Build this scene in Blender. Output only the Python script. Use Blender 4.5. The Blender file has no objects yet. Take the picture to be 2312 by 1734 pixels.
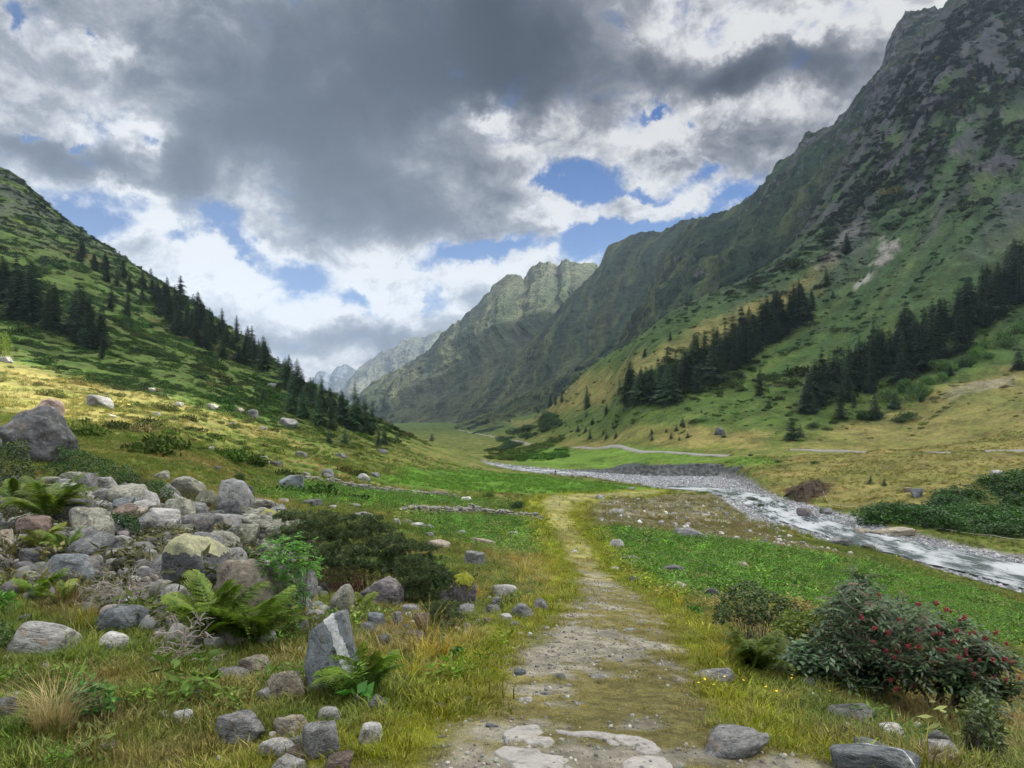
import bpy, math, random
import numpy as np
from mathutils import Vector, Matrix
R = math.radians
SC = bpy.context.scene
COL = SC.collection
F, CX, HY = 759.0, 512.0, 432.0            # focal length in px, principal column, eye-level row

# ------------------------------------------------------------------ camera
cam_d = bpy.data.cameras.new("camera"); cam = bpy.data.objects.new("camera", cam_d); COL.objects.link(cam)
cam_d.sensor_width = 36.0; cam_d.lens = F/1024*36.0; cam_d.shift_y = (HY-384)/1024
cam_d.clip_start = 0.1; cam_d.clip_end = 40000
cam.location = (0, 0, 0); cam.rotation_euler = (R(90), 0, 0)
SC.camera = cam
SC.view_settings.view_transform = 'Standard'; SC.view_settings.look = 'None'
SC.view_settings.exposure = 1.32; SC.view_settings.gamma = 1.0
SC.render.engine = 'CYCLES'
cy = SC.cycles
cy.use_denoising = True; cy.use_adaptive_sampling = True; cy.adaptive_threshold = 0.02; cy.adaptive_min_samples = 16
try: cy.denoiser = 'OPENIMAGEDENOISE'
except Exception: pass
cy.max_bounces = 6; cy.diffuse_bounces = 2; cy.glossy_bounces = 2; cy.transmission_bounces = 2
cy.transparent_max_bounces = 6; cy.volume_bounces = 0; cy.caustics_reflective = False; cy.caustics_refractive = False

# ------------------------------------------------------------------ node helper
class NT:
    def __init__(s, tree): s.t = tree; s.n = tree.nodes; s.l = tree.links
    def put(s, sock, v):
        if v is None: return
        if isinstance(v, bpy.types.NodeSocket): s.l.new(v, sock)
        elif isinstance(v, (tuple, list)):
            v = tuple(v)
            if sock.type == 'RGBA' and len(v) == 3: v = v+(1,)
            sock.default_value = v
        else:
            if sock.type == 'RGBA': v = (v, v, v, 1)
            elif sock.type == 'VECTOR': v = (v, v, v)
            sock.default_value = v
    def m(s, op, a, b=None, c=None, clamp=False):
        n = s.n.new('ShaderNodeMath'); n.operation = op; n.use_clamp = clamp
        for i, v in enumerate((a, b, c)): s.put(n.inputs[i], v)
        return n.outputs[0]
    def vm(s, op, a, b=None, out=0):
        n = s.n.new('ShaderNodeVectorMath'); n.operation = op
        s.put(n.inputs[0], a)
        if op == 'SCALE': s.put(n.inputs[3], b)
        else: s.put(n.inputs[1], b)
        return n.outputs[out]
    def noise(s, vec, scale, detail=4, rough=0.55, dist=0.0, col=False, dim='3D', kind=None, lac=2.0):
        n = s.n.new('ShaderNodeTexNoise'); n.noise_dimensions = dim
        if kind: n.noise_type = kind
        n.inputs['Scale'].default_value = scale; n.inputs['Detail'].default_value = detail
        n.inputs['Roughness'].default_value = rough; n.inputs['Distortion'].default_value = dist
        n.inputs['Lacunarity'].default_value = lac
        if vec is not None: s.l.new(vec, n.inputs['Vector'])
        return n.outputs[1 if col else 0]
    def voro(s, vec, scale, feat='F1', rnd=1.0, out='Distance'):
        n = s.n.new('ShaderNodeTexVoronoi'); n.feature = feat
        n.inputs['Scale'].default_value = scale; n.inputs['Randomness'].default_value = rnd
        if vec is not None: s.l.new(vec, n.inputs['Vector'])
        return n.outputs[out]
    def mapv(s, vec, loc=(0,0,0), rot=(0,0,0), sc=(1,1,1), kind='POINT'):
        n = s.n.new('ShaderNodeMapping'); n.vector_type = kind
        s.l.new(vec, n.inputs[0]); n.inputs[1].default_value = loc; n.inputs[2].default_value = rot; n.inputs[3].default_value = sc
        return n.outputs[0]
    def ss(s, x, a, b, lo=0.0, hi=1.0):                      # smoothstep range
        n = s.n.new('ShaderNodeMapRange'); n.interpolation_type = 'SMOOTHSTEP'
        s.put(n.inputs[0], x); s.put(n.inputs[1], a); s.put(n.inputs[2], b)
        n.inputs[3].default_value = lo; n.inputs[4].default_value = hi
        return n.outputs[0]
    def lin(s, x, a, b, lo=0.0, hi=1.0):
        n = s.n.new('ShaderNodeMapRange')
        s.put(n.inputs[0], x); s.put(n.inputs[1], a); s.put(n.inputs[2], b)
        n.inputs[3].default_value = lo; n.inputs[4].default_value = hi
        return n.outputs[0]
    def mix(s, f, a, b, mode='MIX'):
        n = s.n.new('ShaderNodeMix'); n.data_type = 'RGBA'; n.blend_type = mode
        s.put(n.inputs[0], f); s.put(n.inputs[6], a); s.put(n.inputs[7], b)
        return n.outputs[2]
    def ramp(s, f, stops):
        n = s.n.new('ShaderNodeValToRGB'); e = n.color_ramp.elements
        while len(e) < len(stops): e.new(0.5)
        for i, (p, c) in enumerate(stops):
            e[i].position = p; e[i].color = tuple(c)+(1,) if len(c) == 3 else c
        s.put(n.inputs[0], f); return n.outputs[0]
    def attr(s, name, out='Fac', kind='GEOMETRY'):
        n = s.n.new('ShaderNodeAttribute'); n.attribute_name = name; n.attribute_type = kind
        return n.outputs[out]
    def sep(s, v):
        n = s.n.new('ShaderNodeSeparateXYZ'); s.l.new(v, n.inputs[0]); return n.outputs
    def comb(s, x, y, z=0.0):
        n = s.n.new('ShaderNodeCombineXYZ')
        for i, v in enumerate((x, y, z)): s.put(n.inputs[i], v)
        return n.outputs[0]
    def pos(s): return s.n.new('ShaderNodeNewGeometry').outputs['Position']
    def nor(s): return s.n.new('ShaderNodeNewGeometry').outputs['Normal']
    def obj(s): return s.n.new('ShaderNodeTexCoord').outputs['Object']
    def oinfo(s, o='Color'): return s.n.new('ShaderNodeObjectInfo').outputs[o]
    def bump(s, h, strength=0.5, dist=0.1):
        n = s.n.new('ShaderNodeBump'); n.inputs['Strength'].default_value = strength
        n.inputs['Distance'].default_value = dist; s.l.new(h, n.inputs['Height']); return n.outputs[0]

def mat(name):
    m = bpy.data.materials.new(name); m.use_nodes = True
    t = NT(m.node_tree); b = m.node_tree.nodes['Principled BSDF']
    b.inputs['Roughness'].default_value = 0.9
    b.inputs['Specular IOR Level'].default_value = 0.25
    return m, t, b
def setb(t, b, color=None, rough=None, normal=None, spec=None):
    if color is not None: t.put(b.inputs['Base Color'], color)
    if rough is not None: t.put(b.inputs['Roughness'], rough)
    if normal is not None: t.put(b.inputs['Normal'], normal)
    if spec is not None: t.put(b.inputs['Specular IOR Level'], spec)

# ------------------------------------------------------------------ sun
SUN_AZ, SUN_EL = R(62), R(50)              # to the right and ahead, behind the cloud over the right ridge
sd = bpy.data.lights.new("sun", 'SUN'); sd.energy = 5.0; sd.angle = R(0.6); sd.color = (1.0, 0.94, 0.82)
sun = bpy.data.objects.new("sun", sd); COL.objects.link(sun)
sdir = Vector((math.sin(SUN_AZ)*math.cos(SUN_EL), math.cos(SUN_AZ)*math.cos(SUN_EL), math.sin(SUN_EL)))
sun.rotation_euler = sdir.to_track_quat('Z', 'Y').to_euler(); sun.location = (200, 100, 300)

# ------------------------------------------------------------------ sky: Nishita blue with broken cloud, all in sky directions
world = bpy.data.worlds.new("World"); SC.world = world; world.use_nodes = True
wt = NT(world.node_tree)
bg = world.node_tree.nodes['Background']
sky = wt.n.new('ShaderNodeTexSky'); sky.sky_type = 'NISHITA'; sky.sun_disc = False
sky.sun_elevation = SUN_EL; sky.sun_rotation = SUN_AZ; sky.air_density = 1.0; sky.dust_density = 0.6; sky.ozone_density = 2.0
dirv = wt.n.new('ShaderNodeTexCoord').outputs['Generated']
sx, sy, sz = wt.sep(dirv)
AZ = wt.m('ARCTAN2', sx, sy); EL = wt.m('ARCSINE', sz)
aze = wt.comb(AZ, EL)
def px2ae(px, py):
    u = (px-CX)/F; v = (HY-py)/F
    return math.atan(u), math.atan2(v, math.hypot(1, u))
warp0 = wt.noise(dirv, 6.0, 7, 0.66, col=True)
w = wt.vm('SCALE', wt.vm('SUBTRACT', warp0, (.5,.5,.5)), 0.15)
P2 = wt.vm('MULTIPLY', wt.vm('ADD', aze, w), (1, 1, 0))
def field(base, blobs):
    acc = base
    for b in blobs:
        cx, cyy, rx, ry, wgt = b[:5]; rot = b[5] if len(b) > 5 else 0
        a, e = px2ae(cx, cyy)
        k = 1.0/math.sqrt(1+((cx-CX)/F)**2)
        pv = P2
        if not isinstance(acc, float):       # evaluated one blob after another, so the shader stack stays small
            nn = wt.n.new('ShaderNodeVectorMath'); nn.operation = 'MULTIPLY_ADD'
            wt.l.new(acc, nn.inputs[0]); nn.inputs[1].default_value = (1e-7, 1e-7, 0); wt.l.new(P2, nn.inputs[2]); pv = nn.outputs[0]
        q = wt.mapv(pv, (a, e, 0), (0, 0, R(-rot)), (1.25*rx/F*k, 1.25*ry/F*k, 1), 'TEXTURE')
        g = wt.m('POWER', 0.3679, wt.vm('DOT_PRODUCT', q, q, out=1))
        acc = wt.m('MULTIPLY_ADD', g, wgt, acc)
    return acc
BLUE = [(86,218,38,15,1.3),(150,149,12,8,1.2),(174,232,14,8,.9),(223,216,22,11,1.0,20),(255,253,32,9,1.2,20),(309,284,15,15,1.2),(358,300,20,10,1.1,35),
 (465,252,40,12,1.1),(434,295,15,12,.8),(22,132,14,4,1.0),(72,139,9,4,.8),(0,23,6,8,1.0),(81,35,5,5,.8),(132,203,22,7,.8),
 (554,181,32,8,1.3,8),(605,182,26,15,1.1,20),(582,166,14,7,.8),(698,177,16,8,1.0),(645,190,26,7,.8),(680,201,20,7,.7),(735,203,30,10,1.0),
 (571,250,75,14,1.2,-4),(605,234,34,10,1.0),(668,224,60,8,1.0,-5),(489,256,34,9,.9),(643,121,11,3,.7,-10),(682,129,9,3,.7,15),(415,262,12,6,.5)]
WHITE = [(378,138,34,34,.8),(153,172,14,24,.6),(128,206,26,9,.5),(532,214,50,10,.6,-3),(663,204,34,7,.9),(526,259,24,10,1.3),(383,267,26,22,.6),(640,166,50,12,.4),(200,247,20,9,.4)]
DARK = [(395,58,100,46,.50),(465,28,90,45,.35),(302,22,40,25,.25),(350,165,70,36,.50,28),(285,140,60,26,.38),(190,165,24,28,.55),(232,128,35,16,.3),
 (72,160,80,16,.95,4),(345,203,42,16,.28),(440,220,60,13,.25),(290,232,45,10,.22),(130,60,110,45,.22),(255,80,40,14,.15),(30,80,60,40,.10),
 (505,35,80,48,.42),(600,40,60,40,.25),(780,66,85,20,.55),(720,78,40,16,.25),(490,155,45,14,.25),(735,141,55,13,.25),(460,197,36,12,.22),
 (330,348,80,14,.38),(400,335,40,10,.2),(400,110,70,28,.35),(530,85,60,18,.25),(265,310,40,10,.15),(860,130,60,20,.12),(430,310,20,8,.15),(550,150,30,8,.12)]
LITE = [(153,172,14,26,.40),(128,206,30,10,.30),(232,262,46,16,.35),(262,286,56,22,.38),(383,266,32,24,.42),(332,312,28,14,.42),(476,276,28,12,.35),(395,300,20,12,.3),
 (478,114,26,9,.42),(70,42,32,10,.22,20),(106,55,10,8,.18),(337,76,22,8,.22,-20),(139,125,50,7,.2),(489,118,24,9,.25),(540,140,34,15,.30),(652,141,40,14,.32),(838,12,90,12,.35),
 (756,30,40,12,.3),(722,112,36,10,.3),(803,118,42,12,.28),(532,212,52,12,.35),(663,204,36,7,.3),(526,258,26,11,.4),(873,46,30,20,.2),(640,20,40,14,.12),(440,256,20,8,.2),(300,395,60,12,.2),(120,262,40,12,.2)]
cov = field(0.0, [(b_[0], b_[1], b_[2]*.95, b_[3]*.95, b_[4]*.95)+tuple(b_[5:]) for b_ in BLUE]+[(b_[0], b_[1], b_[2], b_[3], -b_[4])+tuple(b_[5:]) for b_ in WHITE])
cm = wt.mapv(dirv, sc=(1, 1, 1.35))
n_big = wt.noise(cm, 4.0, 6, 0.50, 0.2)
n_fine = wt.noise(cm, 15, 8, 0.64, 0.25)
# the same noise looked up a little towards the light gives the billows a lit and a shaded side
n_f2 = wt.noise(wt.mapv(wt.vm('ADD', dirv, (0.010, 0.0, 0.016)), sc=(1, 1, 1.35)), 15, 8, 0.64, 0.25)
relief = wt.m('SUBTRACT', n_fine, n_f2)
bl = wt.m('ADD', cov, wt.m('ADD', wt.m('MULTIPLY', wt.m('SUBTRACT', 0.5, n_fine), 2.7), wt.m('MULTIPLY', wt.m('SUBTRACT', 0.5, n_big), .6)))
blue_f = wt.ss(bl, 0.10, 0.95)
dark = field(0.30, [(b_[0], b_[1], b_[2], b_[3], b_[4]*.74)+tuple(b_[5:]) for b_ in DARK]+[(b_[0], b_[1], b_[2], b_[3], -b_[4])+tuple(b_[5:]) for b_ in LITE])
soft = wt.ss(dark, .25, .75, 1.0, .45)                     # thick dark bases are smooth, bright tops are billowed
dark = wt.m('ADD', dark, wt.m('MULTIPLY', wt.m('SUBTRACT', n_big, 0.5), 0.68))
dark = wt.m('ADD', dark, wt.m('MULTIPLY', wt.m('MULTIPLY', wt.m('SUBTRACT', n_fine, 0.5), 0.50), soft))
dark = wt.m('SUBTRACT', dark, wt.m('MULTIPLY', wt.m('MULTIPLY', relief, 1.7), soft))
dark = wt.m('SUBTRACT', dark, wt.m('MULTIPLY', wt.ss(bl, -.35, .35), .16))     # thin sunlit rims next to the blue
cloud = wt.ramp(wt.m('ADD', dark, 0.0, clamp=True), [(0.0,(.320,.320,.318)),(0.13,(.240,.243,.249)),(0.32,(.118,.123,.134)),(0.55,(.047,.052,.063)),(0.80,(.020,.023,.031)),(1.0,(.012,.014,.020))])
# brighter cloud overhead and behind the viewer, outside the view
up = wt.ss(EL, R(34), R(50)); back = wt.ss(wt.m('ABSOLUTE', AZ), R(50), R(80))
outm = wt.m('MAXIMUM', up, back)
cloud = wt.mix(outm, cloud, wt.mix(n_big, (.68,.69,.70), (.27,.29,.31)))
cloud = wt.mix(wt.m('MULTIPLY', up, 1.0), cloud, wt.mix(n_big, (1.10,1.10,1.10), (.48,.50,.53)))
skyc = wt.mix(1.0, wt.vm('SCALE', sky.outputs[0], 0.125), (.078,.158,.27), 'MULTIPLY')
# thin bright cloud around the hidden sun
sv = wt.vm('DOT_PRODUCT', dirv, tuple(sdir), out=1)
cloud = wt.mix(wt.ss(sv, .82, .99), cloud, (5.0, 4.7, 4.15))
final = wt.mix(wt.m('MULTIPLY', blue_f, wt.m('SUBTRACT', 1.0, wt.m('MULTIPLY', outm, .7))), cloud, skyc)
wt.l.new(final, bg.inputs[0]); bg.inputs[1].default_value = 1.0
world.cycles.sampling_method = 'MANUAL'; world.cycles.sample_map_resolution = 512

# ------------------------------------------------------------------ numpy noise
def _hash(ix, iy, iz, seed):
    h = (ix*374761393 + iy*668265263 + iz*2147483647 + seed*144665)  & 0xFFFFFFFF
    h = ((h ^ (h >> 13))*1274126177) & 0xFFFFFFFF
    h = ((h ^ (h >> 16))*2246822519) & 0xFFFFFFFF
    return (h ^ (h >> 15))
def pn(x, y, z=0.0, seed=0):                 # gradient-like noise in about -1..1
    x, y, z = np.broadcast_arrays(np.asarray(x, float), np.asarray(y, float), np.asarray(z, float))
    xi = np.floor(x).astype(np.int64); yi = np.floor(y).astype(np.int64); zi = np.floor(z).astype(np.int64)
    fx, fy, fz = x-xi, y-yi, z-zi
    ux, uy, uz = (t*t*t*(t*(t*6-15)+10) for t in (fx, fy, fz))
    out = 0
    for dx in (0, 1):
        wx = ux if dx else 1-ux
        for dy in (0, 1):
            wy = uy if dy else 1-uy
            for dz in (0, 1):
                wz = uz if dz else 1-uz
                h = _hash(xi+dx, yi+dy, zi+dz, seed)
                g = ((h & 1023)/511.5-1)*(fx-dx) + (((h >> 10) & 1023)/511.5-1)*(fy-dy) + (((h >> 20) & 1023)/511.5-1)*(fz-dz)
                out = out + wx*wy*wz*g
    return out*1.5
def fbm(x, y, z=0.0, o=4, seed=0, rough=0.5):
    a, s, t = 1.0, 0.0, 0.0
    for i in range(o):
        s = s + a*pn(np.asarray(x)*2**i, np.asarray(y)*2**i, np.asarray(z)*2**i, seed+i*17); t += a; a *= rough
    return s/t
def ridged(x, y, z=0.0, o=4, seed=0, rough=0.55):
    a, s, t = 1.0, 0.0, 0.0
    for i in range(o):
        s = s + a*(1-np.abs(pn(np.asarray(x)*2**i, np.asarray(y)*2**i, np.asarray(z)*2**i, seed+i*17))*2); t += a; a *= rough
    return s/t
def sst(x, a, b):
    t = np.clip((x-a)/(b-a), 0, 1); return t*t*(3-2*t)

# ------------------------------------------------------------------ terrain height
COLS = {
 -300:[(1,-1.7,),(4,770),(8,632),(18,522),(35,475),(60,425),(100,380),(160,340),(230,300),(300,262),(400,200),(600,120),(900,60),(1400,40)],
 0:[(1,-1.7),(4,768),(6,668),(8,626),(10,592),(14,545),(18,519),(35,470),(60,438),(100,405),(150,375),(220,336),(260,315),(400,240),(600,172),(700,175),(1000,300)],
 64:[(1,-1.7),(4,768),(6,668),(8,626),(10,590),(14,545),(20,510),(35,476),(60,446),(100,412),(150,385),(210,356),(260,328),(400,265),(575,222),(680,226),(1000,330)],
 128:[(1,-1.7),(4,768),(6,669),(8,626),(10,590),(14,546),(20,520),(30,495),(45,470),(60,453),(100,422),(150,398),(220,366),(300,330),(400,295),(540,264),(640,270),(1000,360)],
 192:[(1,-1.7),(4,768),(6,670),(8,626),(10,591),(14,550),(20,526),(30,502),(45,482),(60,463),(100,434),(150,409),(220,382),(300,352),(400,322),(500,304),(600,312),(1000,395)],
 256:[(1,-1.7),(4,768),(6,672),(8,628),(10,600),(14,568),(20,545),(30,520),(45,500),(60,490),(80,475),(120,448),(160,430),(220,405),(300,382),(380,360),(450,347),(560,360),(1000,425)],
 320:[(1,-1.7),(4,768),(6,674),(8,630),(10,604),(14,576),(20,553),(30,530),(45,510),(60,499),(80,488),(120,464),(160,448),(220,428),(290,405),(350,390),(440,400),(700,436),(1000,440),(2000,430)],
 384:[(1,-1.7),(4,768),(6,676),(8,632),(12,596),(20,562),(30,545),(45,525),(60,512),(80,500),(120,482),(160,468),(220,450),(280,436),(330,424),(400,436),(600,444),(1000,436),(2000,424)],
 460:[(1,-1.7),(4,768),(6,680),(8,636),(12,600),(20,570),(30,552),(45,533),(60,520),(100,500),(160,485),(220,474),(280,462),(340,453),(400,456),(600,446),(1000,434),(2000,422)],
 512:[(1,-1.75),(4,768),(6,684),(8,638),(12,602),(20,575),(30,558),(45,541),(60,528),(100,505),(160,488),(220,478),(265,473),(320,464),(400,457),(500,448),(700,436),(1000,424),(2000,405)],
 600:[(1,-1.75),(4,768),(6,688),(8,640),(12,605),(20,582),(30,565),(45,547),(60,535),(100,508),(140,497),(200,485),(265,474),(300,466),(330,455),(380,448),(450,425),(550,395),(660,362),(760,364),(1200,400)],
 640:[(1,-1.75),(4,769),(6,690),(8,644),(12,610),(20,586),(30,568),(45,550),(60,537),(100,512),(130,503),(170,494),(220,482),(281,472),(290,463),(325,449),(360,425),(400,400),(480,362),(570,338),(680,342),(1200,390)],
 700:[(1,-1.76),(4,770),(6,696),(8,652),(12,618),(20,592),(30,573),(45,556),(60,542),(100,517),(130,508),(170,497),(200,488),(245,476),(262,466),(300,450),(340,420),(400,385),(480,340),(560,301),(700,306),(1200,340)],
 768:[(1,-1.78),(4,773),(6,705),(8,665),(12,632),(20,600),(30,580),(45,562),(60,550),(80,536),(100,528),(115,523),(130,518),(175,497),(185,490),(200,480),(240,462),(270,452),(300,440),(350,408),(400,378),(480,330),(560,282),(720,268),(1200,290)],
 830:[(1,-1.8),(4,780),(6,715),(8,682),(12,650),(20,618),(30,596),(45,575),(60,560),(80,547),(100,540),(120,525),(135,519),(160,505),(200,476),(240,460),(265,451),(300,437),(350,405),(400,372),(480,315),(560,255),(760,215),(1200,190)],
 900:[(1,-1.85),(4,790),(6,730),(8,705),(12,675),(20,640),(30,612),(45,590),(60,576),(80,562),(95,552),(110,540),(120,528),(135,512),(160,495),(200,470),(240,453),(262,449),(300,432),(340,405),(380,373),(430,325),(520,255),(650,185),(900,110),(1200,70)],
 960:[(1,-1.88),(4,796),(6,738),(8,714),(12,683),(20,648),(30,624),(45,603),(60,590),(80,577),(96,556),(105,548),(120,532),(145,502),(180,474),(220,452),(240,449),(280,430),(330,390),(390,345),(450,285),(550,210),(700,120),(950,40),(1300,-10)],
 1024:[(1,-1.9),(4,802),(6,745),(8,722),(12,692),(20,655),(30,635),(45,615),(60,604),(68,596),(75,591),(90,566),(100,552),(120,530),(150,495),(190,462),(220,450),(260,425),(320,385),(360,350),(420,300),(520,220),(650,140),(900,40),(1300,-50)],
 1300:[(1,-2.0),(4,815),(6,765),(8,745),(12,720),(20,690),(30,672),(45,665),(52,670),(60,640),(75,600),(100,545),(140,480),(180,450),(220,420),(280,370),(350,310),(450,220),(600,120),(900,0),(1300,-100)],
}
def _pchip(x, y, xq):
    x = np.array(x, float); y = np.array(y, float); h = np.diff(x); d = np.diff(y)/h; m = np.zeros_like(y)
    m[1:-1] = np.where(d[1:]*d[:-1] > 0, 2*d[1:]*d[:-1]/(d[1:]+d[:-1]+1e-12*np.sign(d[1:]+1e-30)), 0); m[0] = d[0]; m[-1] = d[-1]
    i = np.clip(np.searchsorted(x, xq)-1, 0, len(x)-2); t = np.clip((xq-x[i])/h[i], 0, 1)
    return (2*t**3-3*t**2+1)*y[i] + (t**3-2*t**2+t)*h[i]*m[i] + (-2*t**3+3*t**2)*y[i+1] + (t**3-t**2)*h[i]*m[i+1]
LD0, LD1, NLD = 0.0, math.log(2600), 420
_ld = np.linspace(LD0, LD1, NLD)
_cx = np.array(sorted(COLS), float); _tab = []
for c in sorted(COLS):
    pts = COLS[c]; xs = []; zs = []
    for p in pts:
        xs.append(math.log(p[0])); zs.append(p[1] if p[0] == 1 else -(p[1]-HY)/F*p[0])
    _tab.append(_pchip(xs, zs, _ld))
_tab = np.array(_tab)
NPX = 401; _pxq = np.linspace(-300, 1300, NPX)
TAB = np.array([_pchip(_cx, _tab[:, j], _pxq) for j in range(NLD)]).T        # NPX x NLD
def _bil(px, ld):
    a = np.clip((px+300)/1600*(NPX-1), 0, NPX-1.001); b = np.clip((ld-LD0)/(LD1-LD0)*(NLD-1), 0, NLD-1.001)
    i = a.astype(int); j = b.astype(int); fa = a-i; fb = b-j
    return TAB[i, j]*(1-fa)*(1-fb)+TAB[i+1, j]*fa*(1-fb)+TAB[i, j+1]*(1-fa)*fb+TAB[i+1, j+1]*fa*fb
def inpoly(x, y, poly):
    x = np.asarray(x); y = np.asarray(y); c = np.zeros(x.shape, bool); n = len(poly)
    for i in range(n):
        x0, y0 = poly[i]; x1, y1 = poly[(i+1) % n]
        if y0 == y1: continue
        k = (y0 > y) != (y1 > y)
        c ^= k & (x < (x1-x0)*(y-y0)/(y1-y0)+x0)
    return c
def pdist(x, y, poly, closed=True):
    x = np.asarray(x, float); y = np.asarray(y, float); best = np.full(x.shape, 1e9); n = len(poly)
    for i in range(n if closed else n-1):
        x0, y0 = poly[i]; x1, y1 = poly[(i+1) % n]; dx, dy = x1-x0, y1-y0; L = dx*dx+dy*dy+1e-9
        t = np.clip(((x-x0)*dx+(y-y0)*dy)/L, 0, 1)
        best = np.minimum(best, np.hypot(x-x0-t*dx, y-y0-t*dy))
    return best
def sdist(x, y, poly):                       # >0 inside
    d = pdist(x, y, poly); return np.where(inpoly(x, y, poly), d, -d)
def zriver(y): return np.interp(y, [40, 70, 190, 265, 350, 500], [-16.3, -15.9, -15.2, -14.7, -13.3, -10.6])
def on_river(px, py):                        # picture point -> where its sight line meets the river's level
    D = 200.0
    for _ in range(30): D = 0.5*D+0.5*float(zriver(D))*F/(HY-py)
    return ((px-CX)/F*D, D)
K = 1/2.16
def dp(pts): return [(a*K, b*K) for a, b in pts]
BED = [on_river(*p) for p in dp([(3000,1330),(2500,1262),(2212,1212),(2100,1188),(2000,1165),(1900,1142),(1850,1124),(1780,1104),(1700,1085),(1640,1064),(1600,1040),(1540,1027),(1440,1023),(1300,1020),(1200,1016),(1120,1009),(1050,1000),(1005,999),
     (1040,1004),(1090,1013),(1130,1019),(1180,1026),(1280,1036),(1390,1052),(1440,1062),(1540,1070),(1570,1085),(1600,1112),(1650,1150),(1700,1172),(1800,1198),(1900,1214),(2000,1234),(2100,1257),(2212,1287),(2500,1370),(3000,1520)])]
def H(x, y, detail=True):
    x = np.asarray(x, float); y = np.asarray(y, float)
    D = np.maximum(y, 1.5); px = CX+F*x/D
    far = np.abs(px-500) > 790
    z = _bil(px, np.log(D))
    sd_ = sdist(x, y, BED) if np.any((y > 40) & (y < 420)) else np.full(x.shape, -1e3)
    zr = zriver(y)
    k = sst(sd_, -2.2, 0.6); k2 = sst(sd_, -6, -1.0)*(y > 40)*(y < 420)
    z = z*(1-k2*0.55)+np.maximum(zr+np.where(sd_ < 0, 1.0, 0), np.minimum(z, zr+4.5))*k2*0.55
    z = z*(1-k)+(zr-0.02)*k
    if detail:
        land = 1-sst(sd_, -3.0, 0.0)
        a = np.interp(D, [2, 10, 40, 100, 300, 1000], [0.03, 0.10, 0.22, 0.5, 1.5, 5])
        side = np.clip(0.35+np.abs(px-560)/400, 0.3, 1.3)
        z = z+a*side*land*fbm(x/np.interp(D, [10, 100], [5, 14]), y/14., 0, 3, 3)
        z = z+land*0.05*fbm(x/.9, y/.9, 0, 3, 5)*(D < 60)
        m = sst(D, 60, 140)*land
        z = z+m*(0.35*fbm(x/5., y/5., 0, 3, 7)+0.9*side*fbm(x/28., y/28., 0, 3, 9))
        # slopes above the meadows: ribs and gullies down the fall line
        hi = sst(z, 15, 140)*(px > 560)
        wob = 25*fbm(x/130., y/130., 0, 3, 11)
        al, ac = .73*x+.69*y, .69*x-.73*y+wob             # along and across the fall line
        z = z+hi*(9*ridged(al/420., ac/44., 0, 4, 21)-4 + np.clip((px-740)/200, 0, 1)*sst(z, 60, 220)*(30*ridged(al/300., ac/70., z/240., 5, 33, .6)-13))
        hl = sst(z, 10, 90)*(px < 480)
        z = z+hl*(3.5*ridged(x/160., (y+wob)/48., 0, 4, 23)-1.5)
        z = z+sst(sd_, 0.3, 2.5)*0.16*fbm(x/1.8, y/1.8, 0, 3, 13)
    return z
_Dm = np.exp(np.linspace(math.log(2.5), math.log(2400), 2600))
def hit(px, py, dmin=2.5, dmax=2400):        # where the sight line through a picture point meets the ground
    D = _Dm[(_Dm >= dmin) & (_Dm <= dmax)]
    u = (px-CX)/F; v = (HY-py)/F
    g = H(u*D, D)-v*D
    k = np.argmax(g >= 0)
    if g[k] < 0: k = len(D)-1
    if k == 0: d = D[0]
    else: t = -g[k-1]/(g[k]-g[k-1]+1e-9); d = D[k-1]+t*(D[k]-D[k-1])
    return np.array([u*d, d, float(H(u*d, d))])

# ------------------------------------------------------------------ mesh + tagging helpers
def mesh_np(name, V, Fq, mats=(), smooth=True, attrs=None):
    me = bpy.data.meshes.new(name); V = np.ascontiguousarray(V, dtype=np.float32); Fq = np.ascontiguousarray(Fq, dtype=np.int32)
    n, k = Fq.shape
    me.vertices.add(len(V)); me.vertices.foreach_set('co', V.ravel())
    me.loops.add(n*k); me.loops.foreach_set('vertex_index', Fq.ravel())
    me.polygons.add(n); me.polygons.foreach_set('loop_start', np.arange(0, n*k, k, dtype=np.int32))
    me.polygons.foreach_set('loop_total', np.full(n, k, dtype=np.int32))
    if smooth: me.polygons.foreach_set('use_smooth', np.ones(n, bool))
    me.update(calc_edges=True)
    for m_ in mats: me.materials.append(m_)
    for an, av in (attrs or {}).items():
        av = np.asarray(av, dtype=np.float32)
        if av.ndim == 1: at = me.attributes.new(an, 'FLOAT', 'POINT'); at.data.foreach_set('value', av)
        else: at = me.attributes.new(an, 'FLOAT_VECTOR', 'POINT'); at.data.foreach_set('vector', av.ravel())
    return me
def link(name, me, parent=None, loc=None, rot=None, scale=None, color=None):
    o = bpy.data.objects.new(name, me); COL.objects.link(o)
    if parent is not None: o.parent = parent
    if loc is not None: o.location = loc
    if rot is not None: o.rotation_euler = rot
    if scale is not None: o.scale = scale if hasattr(scale, '__len__') else (scale,)*3
    if color is not None: o.color = tuple(color)+(1,) if len(color) == 3 else color
    return o
def tag(o, label=None, cat=None, group=None, kind=None):
    if label: o['label'] = label
    if cat: o['category'] = cat
    if group: o['group'] = group
    if kind: o['kind'] = kind
    return o
def gridfaces(nr, nc):
    i = np.arange(nr*nc).reshape(nr, nc)
    return np.stack([i[:-1, :-1], i[:-1, 1:], i[1:, 1:], i[1:, :-1]], -1).reshape(-1, 4)

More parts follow.
